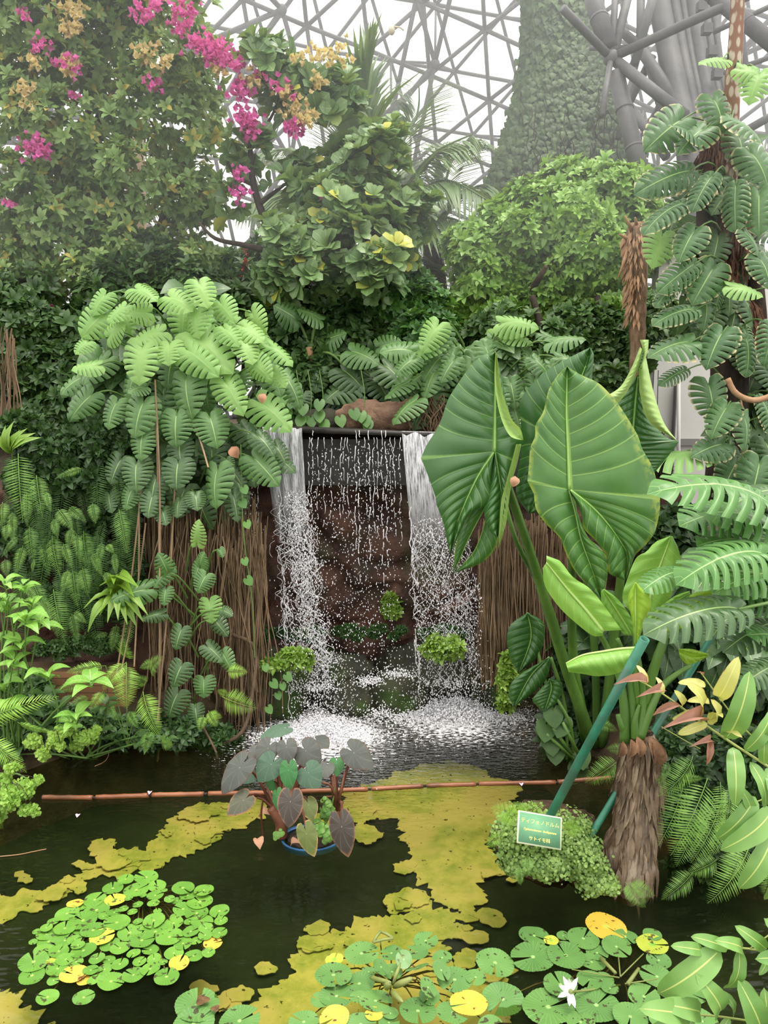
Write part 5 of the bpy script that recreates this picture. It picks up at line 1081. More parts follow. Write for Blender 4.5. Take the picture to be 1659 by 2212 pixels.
# D: leaf behind A and B
YD = lambda x, y: 4.5
giant('dark leaf hidden behind, top', [([(700, 660), (760, 480), (820, 320), (840, 235)], [(520, 560), (515, 490), (560, 420), (640, 345), (740, 285), (840, 235)]), ([(700, 660), (760, 480), (820, 320), (840, 235)], [(860, 660), (870, 500), (850, 380), (858, 270), (840, 235)]), ([(700, 660), (640, 800), (560, 1000)], [(520, 560), (525, 700), (500, 900), (560, 1000)]), ([(700, 660), (640, 800), (560, 1000)], [(860, 660), (760, 900), (650, 980), (560, 1000)])], [([(700, 660), (760, 480), (820, 320)], .009, .003)], YD, M_GA, nl=36, puck=.012)
g = MB()
for pts, r0, r1 in (([(1282, 1610, 4.9), (1222, 1440, 4.7), (1160, 1240, 4.45), (1100, 1060, 4.25), (1070, 980, 4.2)], .042, .018), ([(1270, 1600, 4.9), (1240, 1440, 4.8), (1235, 1300, 4.6), (1236, 1180, 4.2), (1230, 1062, 3.97)], .036, .016), ([(1262, 1600, 4.9), (1195, 1330, 4.8), (1120, 1180, 4.5), (1090, 1080, 4.5)], .022, .012),
    ([(1300, 1610, 4.9), (1330, 1350, 4.8), (1350, 1150, 4.6), (1368, 960, 4.4)], .036, .016), ([(1290, 1610, 4.95), (1280, 1350, 4.9), (1230, 1050, 4.7), (1215, 950, 4.55)], .03, .014)):
    tube(g, curve([P(*p) for p in pts], 20), np.linspace(r0, r1, 20), 10)
g.build('leaf_stalk', M_PET, ty)
# dark elephant ears low by the water
al = empty('elephant_ear', W(1210, 1640, .05), 'dark elephant ear with arrow leaves low beside the right root curtain', 'plant')
z2 = lambda L: [((1000 + x * .3972 - 880) / .4696, (1300 + y * .3972 - 640) / .4696) for x, y in L]
for o1, o2, rb, lab, Yv in (([(250, 140), (250, 280), (300, 390)], [(440, 120), (420, 280), (300, 390)], [(350, 60), (370, 200), (300, 390)], 'upright dark leaf', 4.95), ([(290, 410), (250, 500), (275, 575)], [(484, 300), (440, 440), (275, 575)], [(470, 300), (370, 400), (275, 575)], 'tilted dark leaf', 4.8), ([(400, 500), (380, 540), (440, 600)], [(540, 440), (520, 540), (440, 600)], [(470, 420), (480, 480), (440, 600)], 'ragged leaf', 4.75)):
    Yf = lambda x, y, v=Yv: v; top = [o1[0], (sum(p[0] for p in (o1[0], rb[0])) / 2, rb[0][1] - 30 if lab == 'upright dark leaf' else rb[0][1]), rb[0]]
    giant(lab, [(z2(rb), z2([rb[0]] + o1)), (z2(rb), z2([rb[0]] + o2))], [(z2(rb), .006, .002)], Yf, M_GA, al, nl=30, na=8, puck=.012)
g = MB()
for pts in ([(1215, 1640, 4.75), (1200, 1560, 4.8), (1160, 1400, 4.95), (1140, 1325, 4.97)], [(1225, 1640, 4.75), (1220, 1520, 4.8), (1190, 1420, 4.82)], [(1240, 1640, 4.75), (1230, 1560, 4.7), (1190, 1490, 4.77)], [(1200, 1640, 4.75), (1210, 1600, 4.75), (1190, 1560, 4.7)]): tube(g, curve([P(*p) for p in pts], 12), .011, 7)
for x0, y0, x1, y1 in ((1235, 1630, 1195, 1572), (1240, 1640, 1180, 1585), (1250, 1630, 1215, 1560)): tube(g, [P(x0, y0, 4.7), P(x1, y1, 4.7)], .012, 7)
g.build('leaf_stalk', M_PET, al)
hp = tmesh('heart_leaf', xform(HEARTL, Matrix.Identity(4)), G_DARK)
for x, y in ((1190, 1600), (1200, 1620), (1255, 1630), (1195, 1540), (1215, 1560), (1250, 1660), (1180, 1570)): inst(hp, 'leaf', al, frame(P(x, y, 4.72), P(x + random.uniform(-12, 12), y + 34, 4.66), (0, -1, .4), 1.3))
# undergrowth to the right
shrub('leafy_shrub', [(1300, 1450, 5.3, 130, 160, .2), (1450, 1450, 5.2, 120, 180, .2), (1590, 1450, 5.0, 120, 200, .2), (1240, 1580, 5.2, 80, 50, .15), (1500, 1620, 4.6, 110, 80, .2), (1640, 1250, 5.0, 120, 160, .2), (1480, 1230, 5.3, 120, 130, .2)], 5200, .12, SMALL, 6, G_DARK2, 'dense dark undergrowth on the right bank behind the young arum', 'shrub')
hang("broad_leaf_mass", [(1500, 1300, 4.9, 150, 200, .15), (1600, 1400, 4.8, 100, 160, .15), (1300, 1330, 5.1, 90, 100, .1)], 260, .24, leafT(6, .34, .5, .35, .12, .14), M_MOND, label='broad shaded leaves between the lobed fronds on the right bank', cat='foliage', kind='stuff')

# ------------------------------------------------------------------ young arum on its shaggy trunk
ya = empty('young_arum', W(1360, 1912, 0), 'young arum with lime leaves on a shaggy brown trunk standing in the water', 'plant')
SHAG = roughmat('shaggy_trunk', srgb(76, 56, 42), srgb(150, 122, 98), 14, .95, 1.0, .05, c3=srgb(176, 158, 140), stretch=(1, 1, .18))
tk = [(1355, 1925, 3.5, 52), (1352, 1880, 3.5, 58), (1355, 1830, 3.5, 56), (1366, 1790, 3.5, 44), (1372, 1740, 3.5, 42), (1375, 1690, 3.5, 42), (1378, 1640, 3.5, 40), (1381, 1600, 3.5, 36), (1381, 1580, 3.5, 30)]
c = curve([P(*t[:3]) for t in tk], 40); rr = np.interp(np.linspace(0, 8, 40), range(9), [t[3] * mpp(3.5) * 1.0 for t in tk])
g = MB(); nn = 44; V = []
for i, p in enumerate(c):
    for j in range(nn):
        th = 2 * math.pi * j / nn; f = 1 + .13 * noise.fractal(Vector((math.cos(th) * 2.4, math.sin(th) * 2.4, p.z * 2.2)), .8, 2, 4) + .10 * noise.noise(Vector((math.cos(th) * 9, math.sin(th) * 9, p.z * 2.5)))
        V.append((p.x + math.cos(th) * rr[i] * f, p.y + math.sin(th) * rr[i] * f, p.z))
g.add(V, [(i * nn + j, i * nn + (j + 1) % nn, (i + 1) * nn + (j + 1) % nn, (i + 1) * nn + j) for i in range(39) for j in range(nn)], [(39 * nn, 39 * nn + j + 1, 39 * nn + j) for j in range(1, nn - 1)]); g.build('trunk', SHAG, ya)
FIBP = roughmat('papery_fibre', srgb(92, 70, 54), srgb(170, 150, 128), 9, .95, .6, .01, usernd=True)
g = MB(); ft = leafT(5, .08, .4, .25, .5, .06, wave=.02)
T = []; Dn = []; Sc = []
for _ in range(230):
    t = random.random() ** .8; k_ = int(6 + t * 32); p = c[k_]; th = random.uniform(-math.pi, 0) if random.random() < .8 else random.uniform(0, math.pi); R = rr[k_] * random.uniform(.98, 1.12)
    T.append((p.x + math.cos(th) * R, p.y + math.sin(th) * R, p.z)); Dn.append((math.cos(th) * .12 + random.gauss(0, .08), math.sin(th) * .12, -1)); Sc.append(random.uniform(.04, .22))
scatter(g, ft, np.array(T), np.array(Dn), np.array(Sc), up=np.array([0, -1., .1]), wid=rng.uniform(.25, 1.3, len(T))); g.build('peeling_fibre', FIBP, ya, kind='stuff')
g = MB(); bt = leafT(8, .22, .6, .4, .8, .3, wave=.02)
scatter(g, bt, np.array([tuple(P(x, y, 3.4)) for x, y in ((1375, 1590), (1400, 1590), (1362, 1596), (1345, 1600), (1410, 1592))]), np.array([(.1, -.2, -1), (.35, -.1, -1), (-.2, -.3, -1), (-.3, -.1, -1), (.1, 0, -1.)]), np.array([.10, .13, .09, .08, .14]), up=np.array([0, -1., .1])); g.build('dry_sheath', roughmat('dry_sheath', srgb(104, 72, 52), srgb(160, 124, 96), 10, .9, .5, .01), ya)
def yleaf(label, halves, ribs, Yv, mat, conv=z5, **kw):
    g = MB(); Yf = lambda x, y: Yv + (y - 1400) * .0002
    for i, (r_, o_) in enumerate(halves): blade(g, conv(r_), conv(o_), Yf, sgn=1 if i % 2 else -1, phase=i * 2, nl=36, na=8, puck=.004, rim=.008, **kw)
    o = g.build('leaf', mat, ya, label=label); g = MB()
    for r_, a_, b_ in ribs: rib(g, conv(r_), Yf, a_, b_)
    g.build('leaf_rib', NT('pale_rib').bsdf(srgb(178, 206, 120), .4) if 'pale_rib' not in bpy.data.materials else bpy.data.materials['pale_rib'], o); return o
r1_ = [(640, 1225), (740, 1350), (820, 1440), (900, 1540)]
yleaf('pale lime leaf pointing left', [(r1_, [(640, 1193), (700, 1215), (760, 1290), (840, 1345), (910, 1430), (985, 1535)]), (r1_, [(622, 1250), (632, 1330), (690, 1420), (760, 1490), (850, 1560), (900, 1560)])], [(r1_, .004, .009)], 3.35, M_YG)
r2_ = [(900, 1350), (960, 1440), (1035, 1560)]
yleaf('lime leaf behind the left one', [(r2_, [(890, 1360), (905, 1450), (1000, 1560)]), (r2_, [(905, 1345), (975, 1400), (1040, 1500), (1045, 1570)])], [(r2_, .003, .006)], 3.55, M_YG)
r3_ = [(1050, 1318), (1048, 1420), (1050, 1600)]
yleaf('narrow yellow-lime upright leaf', [(r3_, [(1045, 1318), (1015, 1385), (1035, 1500), (1045, 1600)]), (r3_, [(1055, 1318), (1122, 1405), (1095, 1480), (1060, 1600)])], [(r3_, .003, .006)], 3.3, M_YL)
r4_ = [(1212, 1105), (1165, 1230), (1125, 1340), (1105, 1480)]
yleaf('broad pale upright leaf', [(r4_, [(1210, 1102), (1140, 1130), (1100, 1175), (1055, 1200), (1015, 1290), (990, 1400), (1060, 1480)]), (r4_, [(1218, 1102), (1250, 1170), (1257, 1270), (1210, 1380), (1140, 1480)])], [(r4_, .003, .009)], 3.7, M_YG)
r5_ = [(1300, 1365), (1210, 1420), (1110, 1510)]
yleaf('narrow lime leaf rising right', [(r5_, [(1298, 1355), (1220, 1385), (1100, 1480)]), (r5_, [(1303, 1372), (1230, 1470), (1130, 1530)])], [(r5_, .003, .006)], 3.45, M_YG)
r6_ = [(1410, 1370), (1300, 1420), (1160, 1540)]
yleaf('yellow-green leaf low at the right', [(r6_, [(1400, 1350), (1290, 1380), (1130, 1520)]), (r6_, [(1405, 1400), (1300, 1500), (1180, 1570)])], [(r6_, .003, .005)], 3.6, M_YL)
zz = lambda L: [(1000 + x * .3972, 1300 + y * .3972) for x, y in L]
r7_ = [(560, 335), (650, 290), (760, 270), (860, 255), (948, 250)]
yleaf('folded pale leaf with its margin hanging', [(r7_, [(575, 382), (650, 392), (740, 405), (850, 385), (930, 325)])], [(r7_, .003, .006)], 3.2, M_YG, conv=zz, sag=.05)
yleaf('small yellow leaf behind', [([(1172, 262), (1250, 290), (1330, 290)], [(1180, 300), (1230, 342), (1340, 295)]), ([(1172, 262), (1250, 290), (1330, 290)], [(1175, 255), (1250, 258), (1340, 285)])], [], 3.6, M_YL, conv=zz)
g = MB()
for pts, r0, r1 in (([(880, 760), (880, 600), (850, 400), (900 - 120, 240), (720, 130)], .026, .010), ([(940, 740), (920, 560), (905, 380), (840, 200)], .024, .010), ([(960, 740), (980, 520), (960, 350), (948, 255)], .022, .008), ([(950, 740), (1000, 500), (1060, 300), (1110, 160)], .034, .014), ([(960, 740), (1030, 560), (1100, 440), (1240, 345)], .024, .010), ([(930, 740), (950, 600), (940, 400), (935, 150)], .022, .009), ([(900, 740), (870, 680), (850, 610)], .022, .018), ([(940, 735), (935, 650), (960, 560)], .026, .006)):
    tube(g, curve([P(1000 + x * .3972, 1300 + y * .3972, 3.45 + .02 * math.sin(x)) for x, y in pts], 16), np.linspace(r0, r1, 16), 10)
g.build('leaf_stalk', M_PET, ya)

# big lobed fronds reaching in from the right edge
pf = empty('lobed_philodendron', P(1680, 1560, 3.6), 'philodendron with big feather-lobed leaves reaching in from the right edge', 'plant')
SL = []
for a, b, kd, w, Y in [((1180, 1000), (1100, 915), 'f', 0, 0)][:0] + [((1700, 1010), (1100, 912), 'f', .95, 3.5), ((1720, 1100), (1330, 1000), 'f', 1.1, 3.6), ((1560, 1040), (1250, 1060), 'f', 1.5, 3.7), ((1760, 1150), (1420, 1160), 'f', 1.1, 3.7), ((1600, 1150), (1330, 1150), 'f', 1.2, 3.65), ((1640, 1190), (1235, 1330), 'f', 1.15, 3.3), ((1250, 1270), (1075, 1360), 'f', 1.1, 3.35), ((1720, 1280), (1400, 1370), 'f', 1.0, 3.5),
        ((1740, 1330), (1340, 1300), 'f', .9, 3.6), ((1520, 1440), (1085, 1560), 'd', .9, 3.2), ((1740, 1400), (1380, 1440), 'f', 1, 3.7), ((1700, 1500), (1450, 1640), 'd', 1, 3.7), ((1480, 1480), (1380, 1600), 'd', 1.2, 3.9), ((1750, 1600), (1560, 1560), 'f', 1.2, 3.6), ((1700, 1700), (1540, 1790), 'd', 1.2, 3.5), ((1700, 900), (1500, 960), 'd', 1.2, 4.2)]:
    ax, ay = z5([a])[0]; bx, by = z5([b])[0]
    inst(random.choice(mesh_phi[kd]), 'leaf', pf, frame(P(ax, ay, Y), P(bx, by, Y - .08), (random.gauss(.1, .1), -.45, .9), w)); SL.append((P(1830, ay * .25 + 1450 * .75, 3.7), P(ax, ay, Y)))
stalks(pf, 'leaf_stalk', SL, r=.009)

# ================================================================== THINGS IN THE POND
# floating bamboo poles
BAM = roughmat('wet_bamboo', srgb(104, 56, 34), srgb(160, 104, 72), 9, .35, .3, .01, c3=srgb(62, 44, 30), stretch=(.25, 1, 1), spec=.5)
bo = [(92, 1722, 200, 1723), (207, 1722, 322, 1718), (328, 1717, 440, 1715), (450, 1714, 640, 1712), (650, 1709, 795, 1705), (803, 1704, 914, 1698), (922, 1697, 1028, 1694), (1034, 1693, 1200, 1690), (1205, 1689, 1320, 1680)]
blab = ['orange-brown floating bamboo pole at the far left end of the line', 'floating bamboo pole, second from the left end of the line', 'floating bamboo pole just left of the purple taro, third from the left', 'floating bamboo pole passing behind the left leaves of the purple taro', 'floating bamboo pole passing behind the right stalks of the purple taro',
        'floating bamboo pole right of the purple taro, over the yellow patch', 'floating bamboo pole over the right part of the yellow patch', 'floating bamboo pole crossing behind the slanting green pipe', 'floating bamboo pole ending at the shaggy trunk, last on the right']
for (x0, y0, x1, y1), lb in zip(bo, blab):
    r = empty('bamboo_pole', W((x0 + x1) / 2, (y0 + y1) / 2, 0), lb, 'pole', 'line of floating bamboo poles'); a, b = W(x0, y0, .008), W(x1, y1, .008)
    g = MB(); n = 14; tube(g, [a.lerp(b, i / (n - 1)) for i in range(n)], [.0135 + .002 * (i % 5 == 2) for i in range(n)], 10); cu_ = g.build('culm', BAM, r)
    g = MB(); dd = (b - a).normalized(); tube(g, [a.lerp(b, .985), b + dd * .02], .008, 6); g.build('tie', DBARK, cu_)

# water lilies
PADM = leafmat('lily_pad', srgb(66, 112, 38), srgb(108, 154, 56), rough=.42, trans=.0, vein=srgb(160, 200, 96), nlat=11, slope=0, midw=.14, latw=.07, latf=.28, spots=srgb(60, 66, 30))
PADG = leafmat('lily_pad_grey', srgb(68, 108, 52), srgb(100, 140, 72), rough=.42, trans=.0, vein=srgb(150, 190, 110), nlat=14, slope=0, midw=.12, latw=.07, latf=.3, spots=srgb(56, 58, 30))
PADY = leafmat('yellow_lily_pad', srgb(190, 156, 50), srgb(200, 166, 68), rough=.5, trans=.0, vein=srgb(170, 180, 70), nlat=11, midw=.2, latw=.06, latf=.3, spots=srgb(96, 60, 24))
PADH = leafmat('half_yellow_lily_pad', srgb(140, 160, 54), srgb(176, 176, 60), rough=.5, trans=.0, vein=srgb(120, 166, 60), nlat=11, midw=.3, latw=.06, latf=.3, spots=srgb(80, 66, 30))
def padT(seed, teeth=34, notch=.10, cup=.03):
    r = random.Random(seed); ph = r.random() * 6; e = r.uniform(.0, .06)
    return polarT(lambda th: 1 + .018 * ((th * teeth / 6.283) % 1) * 2 - .018 + e * math.cos(2 * th + ph), 5, teeth * 3, cup, .025, 4, notch * r.uniform(.6, 1.6), ph)
PT = [padT(s_) for s_ in range(4)]
pm = {k_: [tmesh('pad', t_, m_) for t_ in PT] for k_, m_ in (('', PADM), ('g', PADG), ('Y', PADY), ('y1', PADH), ('y2', PADH))}
pad_n = [0]
def lily(label, lst, conv, centre, base='', tilt=.05):
    r = empty('water_lily', W(*centre, 0), label, 'water lily'); g = MB()
    for L in lst:
        x, y, w = L[:3]; kd = L[3] if len(L) > 3 else base
        px, py, wp = conv(x, y, w); pad_n[0] += 1; z = .004 + .0016 * (pad_n[0] % 9); raised = kd == 'T'
        if raised: z = .06; kd = base
        c = W(px, py, z); dep = (c - Vector((0, 0, CAMZ))).dot(Vector((0, CP, -SP))); R = wp / 2 * dep / FPX
        an = random.uniform(0, 6.28); tl = random.gauss(0, tilt) if not raised else random.choice((-.5, .45, .6))
        M = Matrix.Translation(c) @ Matrix.Rotation(tl, 4, Vector((math.cos(an * 1.7), math.sin(an * 1.7), 0))) @ Matrix.Rotation(an, 4, 'Z') @ Matrix.Diagonal((R, R, R, 1))
        inst(random.choice(pm[kd]), 'pad', r, M, label={'Y': 'yellowed pad', 'y1': 'half-yellowed pad', 'y2': 'yellowish pad'}.get(kd))
        cc = W(*centre, -.3); tube(g, curve([cc, cc.lerp(c, .6) + Vector((0, 0, .05)), c + Vector((0, 0, -.004))], 7), .003, 4, False)
    g.build('pad_stalk', NT('lily_stalk').bsdf(srgb(110, 92, 50), .6), r); return r
LA = [(845,200,130),(728,212,98),(652,264,118),(788,274,136),(908,250,104),(897,305,92),(1058,262,126),(1178,275,118),(1085,305,100),(1155,342,145),(548,330,132),(665,330,118,'y1'),(434,352,90,'Y'),(745,320,50),(828,305,40),(950,275,36),(980,326,62),(1022,336,64),(475,374,60),(558,390,150),(660,404,78),(714,382,56),(765,400,60),(797,358,58),(887,350,70),(910,396,50),(1058,384,120),(1137,408,138),(1268,396,116),(388,410,132),(598,428,60),(480,450,165),(675,462,148),(797,455,54),(890,450,126),(1015,430,64),(1003,466,114),(1095,456,66),(1168,456,126),(1277,452,78),(308,455,66),(375,495,126),(268,492,72),(538,506,136),(462,505,90),(750,520,138),(898,515,140),(825,488,66),(980,545,152),(1103,513,96),(1190,495,84),(1268,521,94),(1186,535,84),(270,530,120),(282,572,132),(192,574,52),(213,514,50),(375,565,110),(430,560,80),(590,545,138,'y2'),(820,565,138),(450,592,76),(635,590,110),(1058,583,112),(1134,568,78),(1230,582,106,'Y'),(248,620,104),(340,628,116),(482,624,142),(693,610,110),(772,640,78),(870,620,92),(1005,640,110),(1120,654,106),(1205,635,80),(194,688,172),(300,686,66,'y1'),(380,675,110),(440,690,80),(560,670,90),(630,678,74),(693,702,96),(806,687,80),(890,672,84),(940,690,56),(1035,695,122,'Y'),(333,728,134),(425,760,150,'Y'),(525,737,90),(604,733,88),(485,797,84,'Y'),(185,768,152),(310,796,78),(545,792,80),(642,802,152),(770,765,125),(868,730,110),(963,775,146),(275,893,130),(484,895,118)]
lily('water lily of many small bright pads at the lower left of the pond', LA, lambda x, y, w: (x * .3737, 1820 + y * .3737, w * .3737), (310, 1960))
CB = [(655,472,225),(1065,390,165),(480,510,115,'y1'),(845,470,140),(1005,465,145),(1170,500,130),(475,610,235),(640,665,200),(700,590,90),(780,560,120,'T'),(850,590,140),(925,510,110,'T'),(1010,565,170,'T'),(1165,580,130,'T'),(1250,640,220),(1385,625,140),(495,745,215),(390,770,130),(635,750,110),(745,775,205),(1015,840,235),(1240,850,205),(1340,790,230,'Y'),(840,855,100),(1090,745,140),(1080,690,130,'T'),(650,925,190),(830,915,130),(480,885,195,'Y'),(735,860,120,'Y'),(285,910,190),(1480,930,160)]
lc = lily('water lily with overlapping toothed pads and rolled young leaves at the bottom centre', CB, lambda x, y, w: (560 + x * .3376, 1900 + y * .3376, w * .3376), (845, 2125), 'g')
CR = [(388,305,160),(480,330,80,'y1'),(545,305,75),(655,320,175),(778,255,220,'Y'),(885,312,130),(1030,298,105),(1030,352,170,'y1'),(835,365,165),(380,420,240),(560,412,215),(730,398,125),(700,448,140),(1065,438,128),(175,452,210),(1055,527,175),(530,570,190),(690,545,150),(755,548,130),(800,590,90),(215,650,225),(465,692,285),(725,682,245),(985,635,180),(910,745,190),(640,775,160),(1240,620,160),(1300,770,180),(1090,770,150)]
lr = lily('water lily with white flower and large hole-eaten pads at the lower right', CR, lambda x, y, w: (1000 + x * .3972, 1900 + y * .3972, w * .3972), (1340, 2110), 'g')
lily('large ragged brown-spotted lotus pads at the bottom edge, left of the centre', [(1140, 940, 265), (1120, 1045, 240), (1385, 1030, 240)], lambda x, y, w: (x * .3737, 1820 + y * .3737, w * .3737), (440, 2200), 'g')
# brown rotted patches on the ragged pad
g = MB(); HB = roughmat('rotted_patch', srgb(62, 46, 28), srgb(120, 92, 60), 30, .9)
for x, y, w in ((437, 2160, 36), (465, 2178, 24)): c = W(x, y, .024); v, q, t, a = polarT(lambda th: 1 + .18 * math.sin(3 * th + x), 2, 20); g.add(v * w * .5 * .0014 + np.array(c), q, t, a)
g.build('rotted_patch', HB, [o for o in bpy.data.objects if o.get('label', '').startswith('large ragged')][0])
# rolled leaves, flower and thin stalks
ROLLM = leafmat('rolled_leaf', srgb(110, 128, 60), srgb(150, 156, 92), rough=.5)
g = MB()
for x0, y0, x1, y1, r_ in ((848, 2128, 865, 2080, .007), (850, 2132, 892, 2112, .012), (800, 2112, 845, 2122, .008), (845, 2140, 870, 2165, .01), (835, 2135, 840, 2118, .014)): tube(g, curve([W(x0, y0, .03), W(x0, y0, .06).lerp(W(x1, y1, .09), .5), W(x1, y1, .09)], 7), [r_ * f for f in (.5, .9, 1.1, 1.1, 1, .8, .3)], 7)
g.build('rolled_leaf', ROLLM, lc)
g = MB(); pts = [W(806, 2036, .03), W(822, 2012, .05), W(850, 2027, .04), W(806, 2036, .03)]
for a, b in zip(pts, pts[1:]): tube(g, [a, a.lerp(b, .5) + Vector((0, 0, .004)), b], .0065, 7)
tube(g, [W(822, 2036, .03), W(824, 2060, -.1)], .003, 5); g.build('folded_young_leaf', ROLLM, lc)
g = MB()
for x0, y0, x1, y1, r_ in ((1298, 2070, 1330, 2102, .009), (1356, 2126, 1380, 2092, .009), (1340, 2110, 1336, 2066, .003), (1340, 2110, 1390, 2060, .003), (1338, 2112, 1235, 2094, .003), (1350, 2125, 1420, 2115, .003)): tube(g, [W(x0, y0, .02), W(x1, y1, .035)], [r_, r_ * .7], 7)
g.build('rolled_leaf', ROLLM, lr)
WH = NT('white_petal').bsdf((.85, .84, .8), .5); pet = leafT(5, .17, .6, .45, .2, -.15); g = MB(); c = W(1233, 2142, .075)
for i, (dx, dz, dy) in enumerate(((-.8, .5, -.1), (-.15, 1, 0), (-.9, -.15, -.3), (.1, -.5, -1), (.5, .6, .4), (-.5, .9, .5), (-.3, -.3, -.9))): scatter(g, pet, np.array([tuple(c)]), np.array([(dx, dy, dz)]), .058, up=np.array([0, -1., .5]))
g.build('flower', WH, lr, label='white star-shaped flower'); g = MB(); ball(g, c, .010, 8, 6); tube(g, curve([c, W(1262, 2140, .03), W(1340, 2128, -.02)], 8), .0045, 6); g.build('flower_stalk', ROLLM, lr)

# purple taro in its blue pot
TV = srgb(122, 130, 122)
def taromat(n, c1, c2, e=None, v=TV): return leafmat(n, c1, c2, rough=.58, spec=.3, trans=.10, vein=v, nlat=6, midw=.05, latw=.05, latf=.35, edge=e)
TM = {'p': taromat('taro_purple', srgb(72, 76, 72), srgb(94, 96, 90), srgb(94, 72, 62)), 'g': taromat('taro_green', srgb(44, 96, 48), srgb(62, 114, 62)), 'gg': taromat('taro_greygreen', srgb(66, 92, 74), srgb(84, 108, 88)), 'd': taromat('taro_dark', srgb(58, 52, 48), srgb(76, 68, 62), srgb(140, 100, 78)), 'o': taromat('taro_olive', srgb(76, 86, 42), srgb(96, 106, 52), srgb(160, 130, 80)), 'b': taromat('taro_brown', srgb(76, 80, 64), srgb(98, 94, 80), srgb(160, 104, 76))}
TT = polarT(heart_r, 7, 56, -.22, .02, 6); tm = {k_: tmesh('taro_leaf', TT, m_) for k_, m_ in TM.items()}
ta = empty('purple_taro', W(672, 1815, 0), 'purple-grey taro with heart-shaped leaves standing in the middle of the pond', 'plant')
z1 = lambda x, y: (440 + x * .2773, 1540 + y * .2773)
TL = [((280, 425), (130, 615), 210, 'p', 3.85, (-.5, -.5, .7)), ((500, 275), (425, 400), 170, 'p', 4.1, (0, -.6, .8)), ((525, 400), (430, 528), 200, 'gg', 3.9, (0, -.7, .7)), ((645, 265), (662, 385), 150, 'p', 4.1, (0, -.6, .8)), ((795, 295), (895, 400), 195, 'p', 4.1, (0, -.6, .8)),
      ((660, 445), (662, 595), 135, 'g', 3.85, (0, -.8, .6)), ((815, 465), (890, 572), 190, 'gg', 3.85, (0, -.7, .7)), ((960, 420), (945, 500), 100, 'p', 4.0, (0, -.7, .7)), ((1035, 390), (1035, 482), 105, 'g', 4.05, (0, -.7, .7)), ((1170, 310), (1308, 425), 190, 'p', 4.0, (.3, -.6, .7)),
      ((675, 690), (660, 888), 200, 'd', 3.6, (0, -.9, .4)), ((310, 680), (190, 785), 165, 'b', 3.8, (-.3, -.6, .7)), ((570, 650), (585, 765), 110, 'g', 3.75, (-.6, -.7, .4)), ((815, 715), (850, 828), 130, 'o', 3.8, (.3, -.8, .4)), ((800, 940), (852, 1112), 155, 'o', 3.5, (0, -.9, .4)), ((1075, 885), (1120, 1120), 195, 'd', 3.6, (0, -.9, .4)),
      ((385, 460), (315, 540), 120, 'gg', 4.1, (0, -.5, .9)), ((600, 125), (445, 172), 130, 'gg', 4.25, (0, -.15, 1)), ((890, 215), (965, 255), 120, 'p', 4.25, (0, -.3, 1)), ((400, 300), (370, 400), 90, 'p', 4.15, (0, -.6, .8)), ((540, 540), (505, 560), 60, 'g', 4.0, (0, -.5, .8))]
PETM = roughmat('taro_stalk', srgb(78, 44, 34), srgb(120, 76, 56), 8, .45, .2, .01)
for (a, b, w, kd, Y, up) in TL:
    A = P(*z1(*a), Y); B = P(*z1(a[0] + (b[0] - a[0]) * 1.06, a[1] + (b[1] - a[1]) * 1.06), Y - .06); L = math.hypot(b[0] - a[0], b[1] - a[1]); o = inst(tm[kd], 'leaf', ta, frame(A, B, Vector((up[0], -1.0, up[2] * .45 if up[2] < .95 else 3)), w / L / .98))
    left = a[0] < 930; bs = P(*z1(600 + random.uniform(-15, 30), 850), 3.98) if left else P(*z1(1030 + random.uniform(-8, 8), 770), 4.02)
    g = MB(); up_ = max(0.04, (A - bs).length * .12); tube(g, curve([bs, bs.lerp(A, .55) + Vector(((A.x - bs.x) * .12, .08, up_)), A + Vector((0, .012, 0))], 12), np.linspace(.011, .005, 12), 7); g.build('leaf_stalk', PETM, ta)
g = MB()
for x, y, x1, y1 in ((1010, 490, 1025, 770), (1020, 480, 1030, 770), (1100, 460, 1035, 770), (1000, 500, 1030, 770), (1090, 690, 1040, 780)): tube(g, [P(*z1(x, y), 3.95), P(*z1(x1, y1), 3.95)], [.004, .011], 7)
for pts in ([(925, 545), (980, 560), (1020, 640)], [(1000, 650), (940, 660), (915, 710), (930, 750)], [(415, 660), (470, 680), (560, 760)], [(460, 690), (448, 800), (465, 965)]): tube(g, curve([P(*z1(*p), 3.92) for p in pts], 10), .006, 6)
g.build('bare_stalk', PETM, ta, kind=None)
g = MB(); tube(g, curve([P(*z1(600, 960), 3.9), P(*z1(600, 860), 3.9), P(*z1(520, 740), 3.9)], 10), np.linspace(.04, .02, 10), 10); g.build('stem_base', PETM, ta); g = MB(); tube(g, curve([P(*z1(1035, 900), 3.95), P(*z1(1030, 760), 3.95)], 6), np.linspace(.05, .02, 6), 10); g.build('stem_base', PETM, ta)
BLUE = NT('blue_plastic').bsdf(srgb(40, 92, 140), .4)
pc = W(672, 1810, 0); g = MB(); n = 40; R = .165
V = [(pc.x + math.cos(2 * math.pi * j / n) * r_, pc.y + math.sin(2 * math.pi * j / n) * r_ * .8, z) for r_, z in ((R * .93, -.03), (R, .006), (R * .97, .010), (R * .9, .0)) for j in range(n)]
g.add(V, [(i * n + j, i * n + (j + 1) % n, (i + 1) * n + (j + 1) % n, (i + 1) * n + j) for i in range(3) for j in range(n)]); g.build('pot', BLUE, ta, label='blue plastic pot')
g = MB(); ball(g, pc + Vector((0, 0, -.02)), R * .88, 24, 10, (1, .8, .28), jit=.05); g.build('pot_soil', DBARK, ta); 
cg = empty('creeping_pennywort', pc + Vector((.08, -.04, .04)), 'small round-leaved creeper growing in the blue pot under the purple taro', 'creeper')
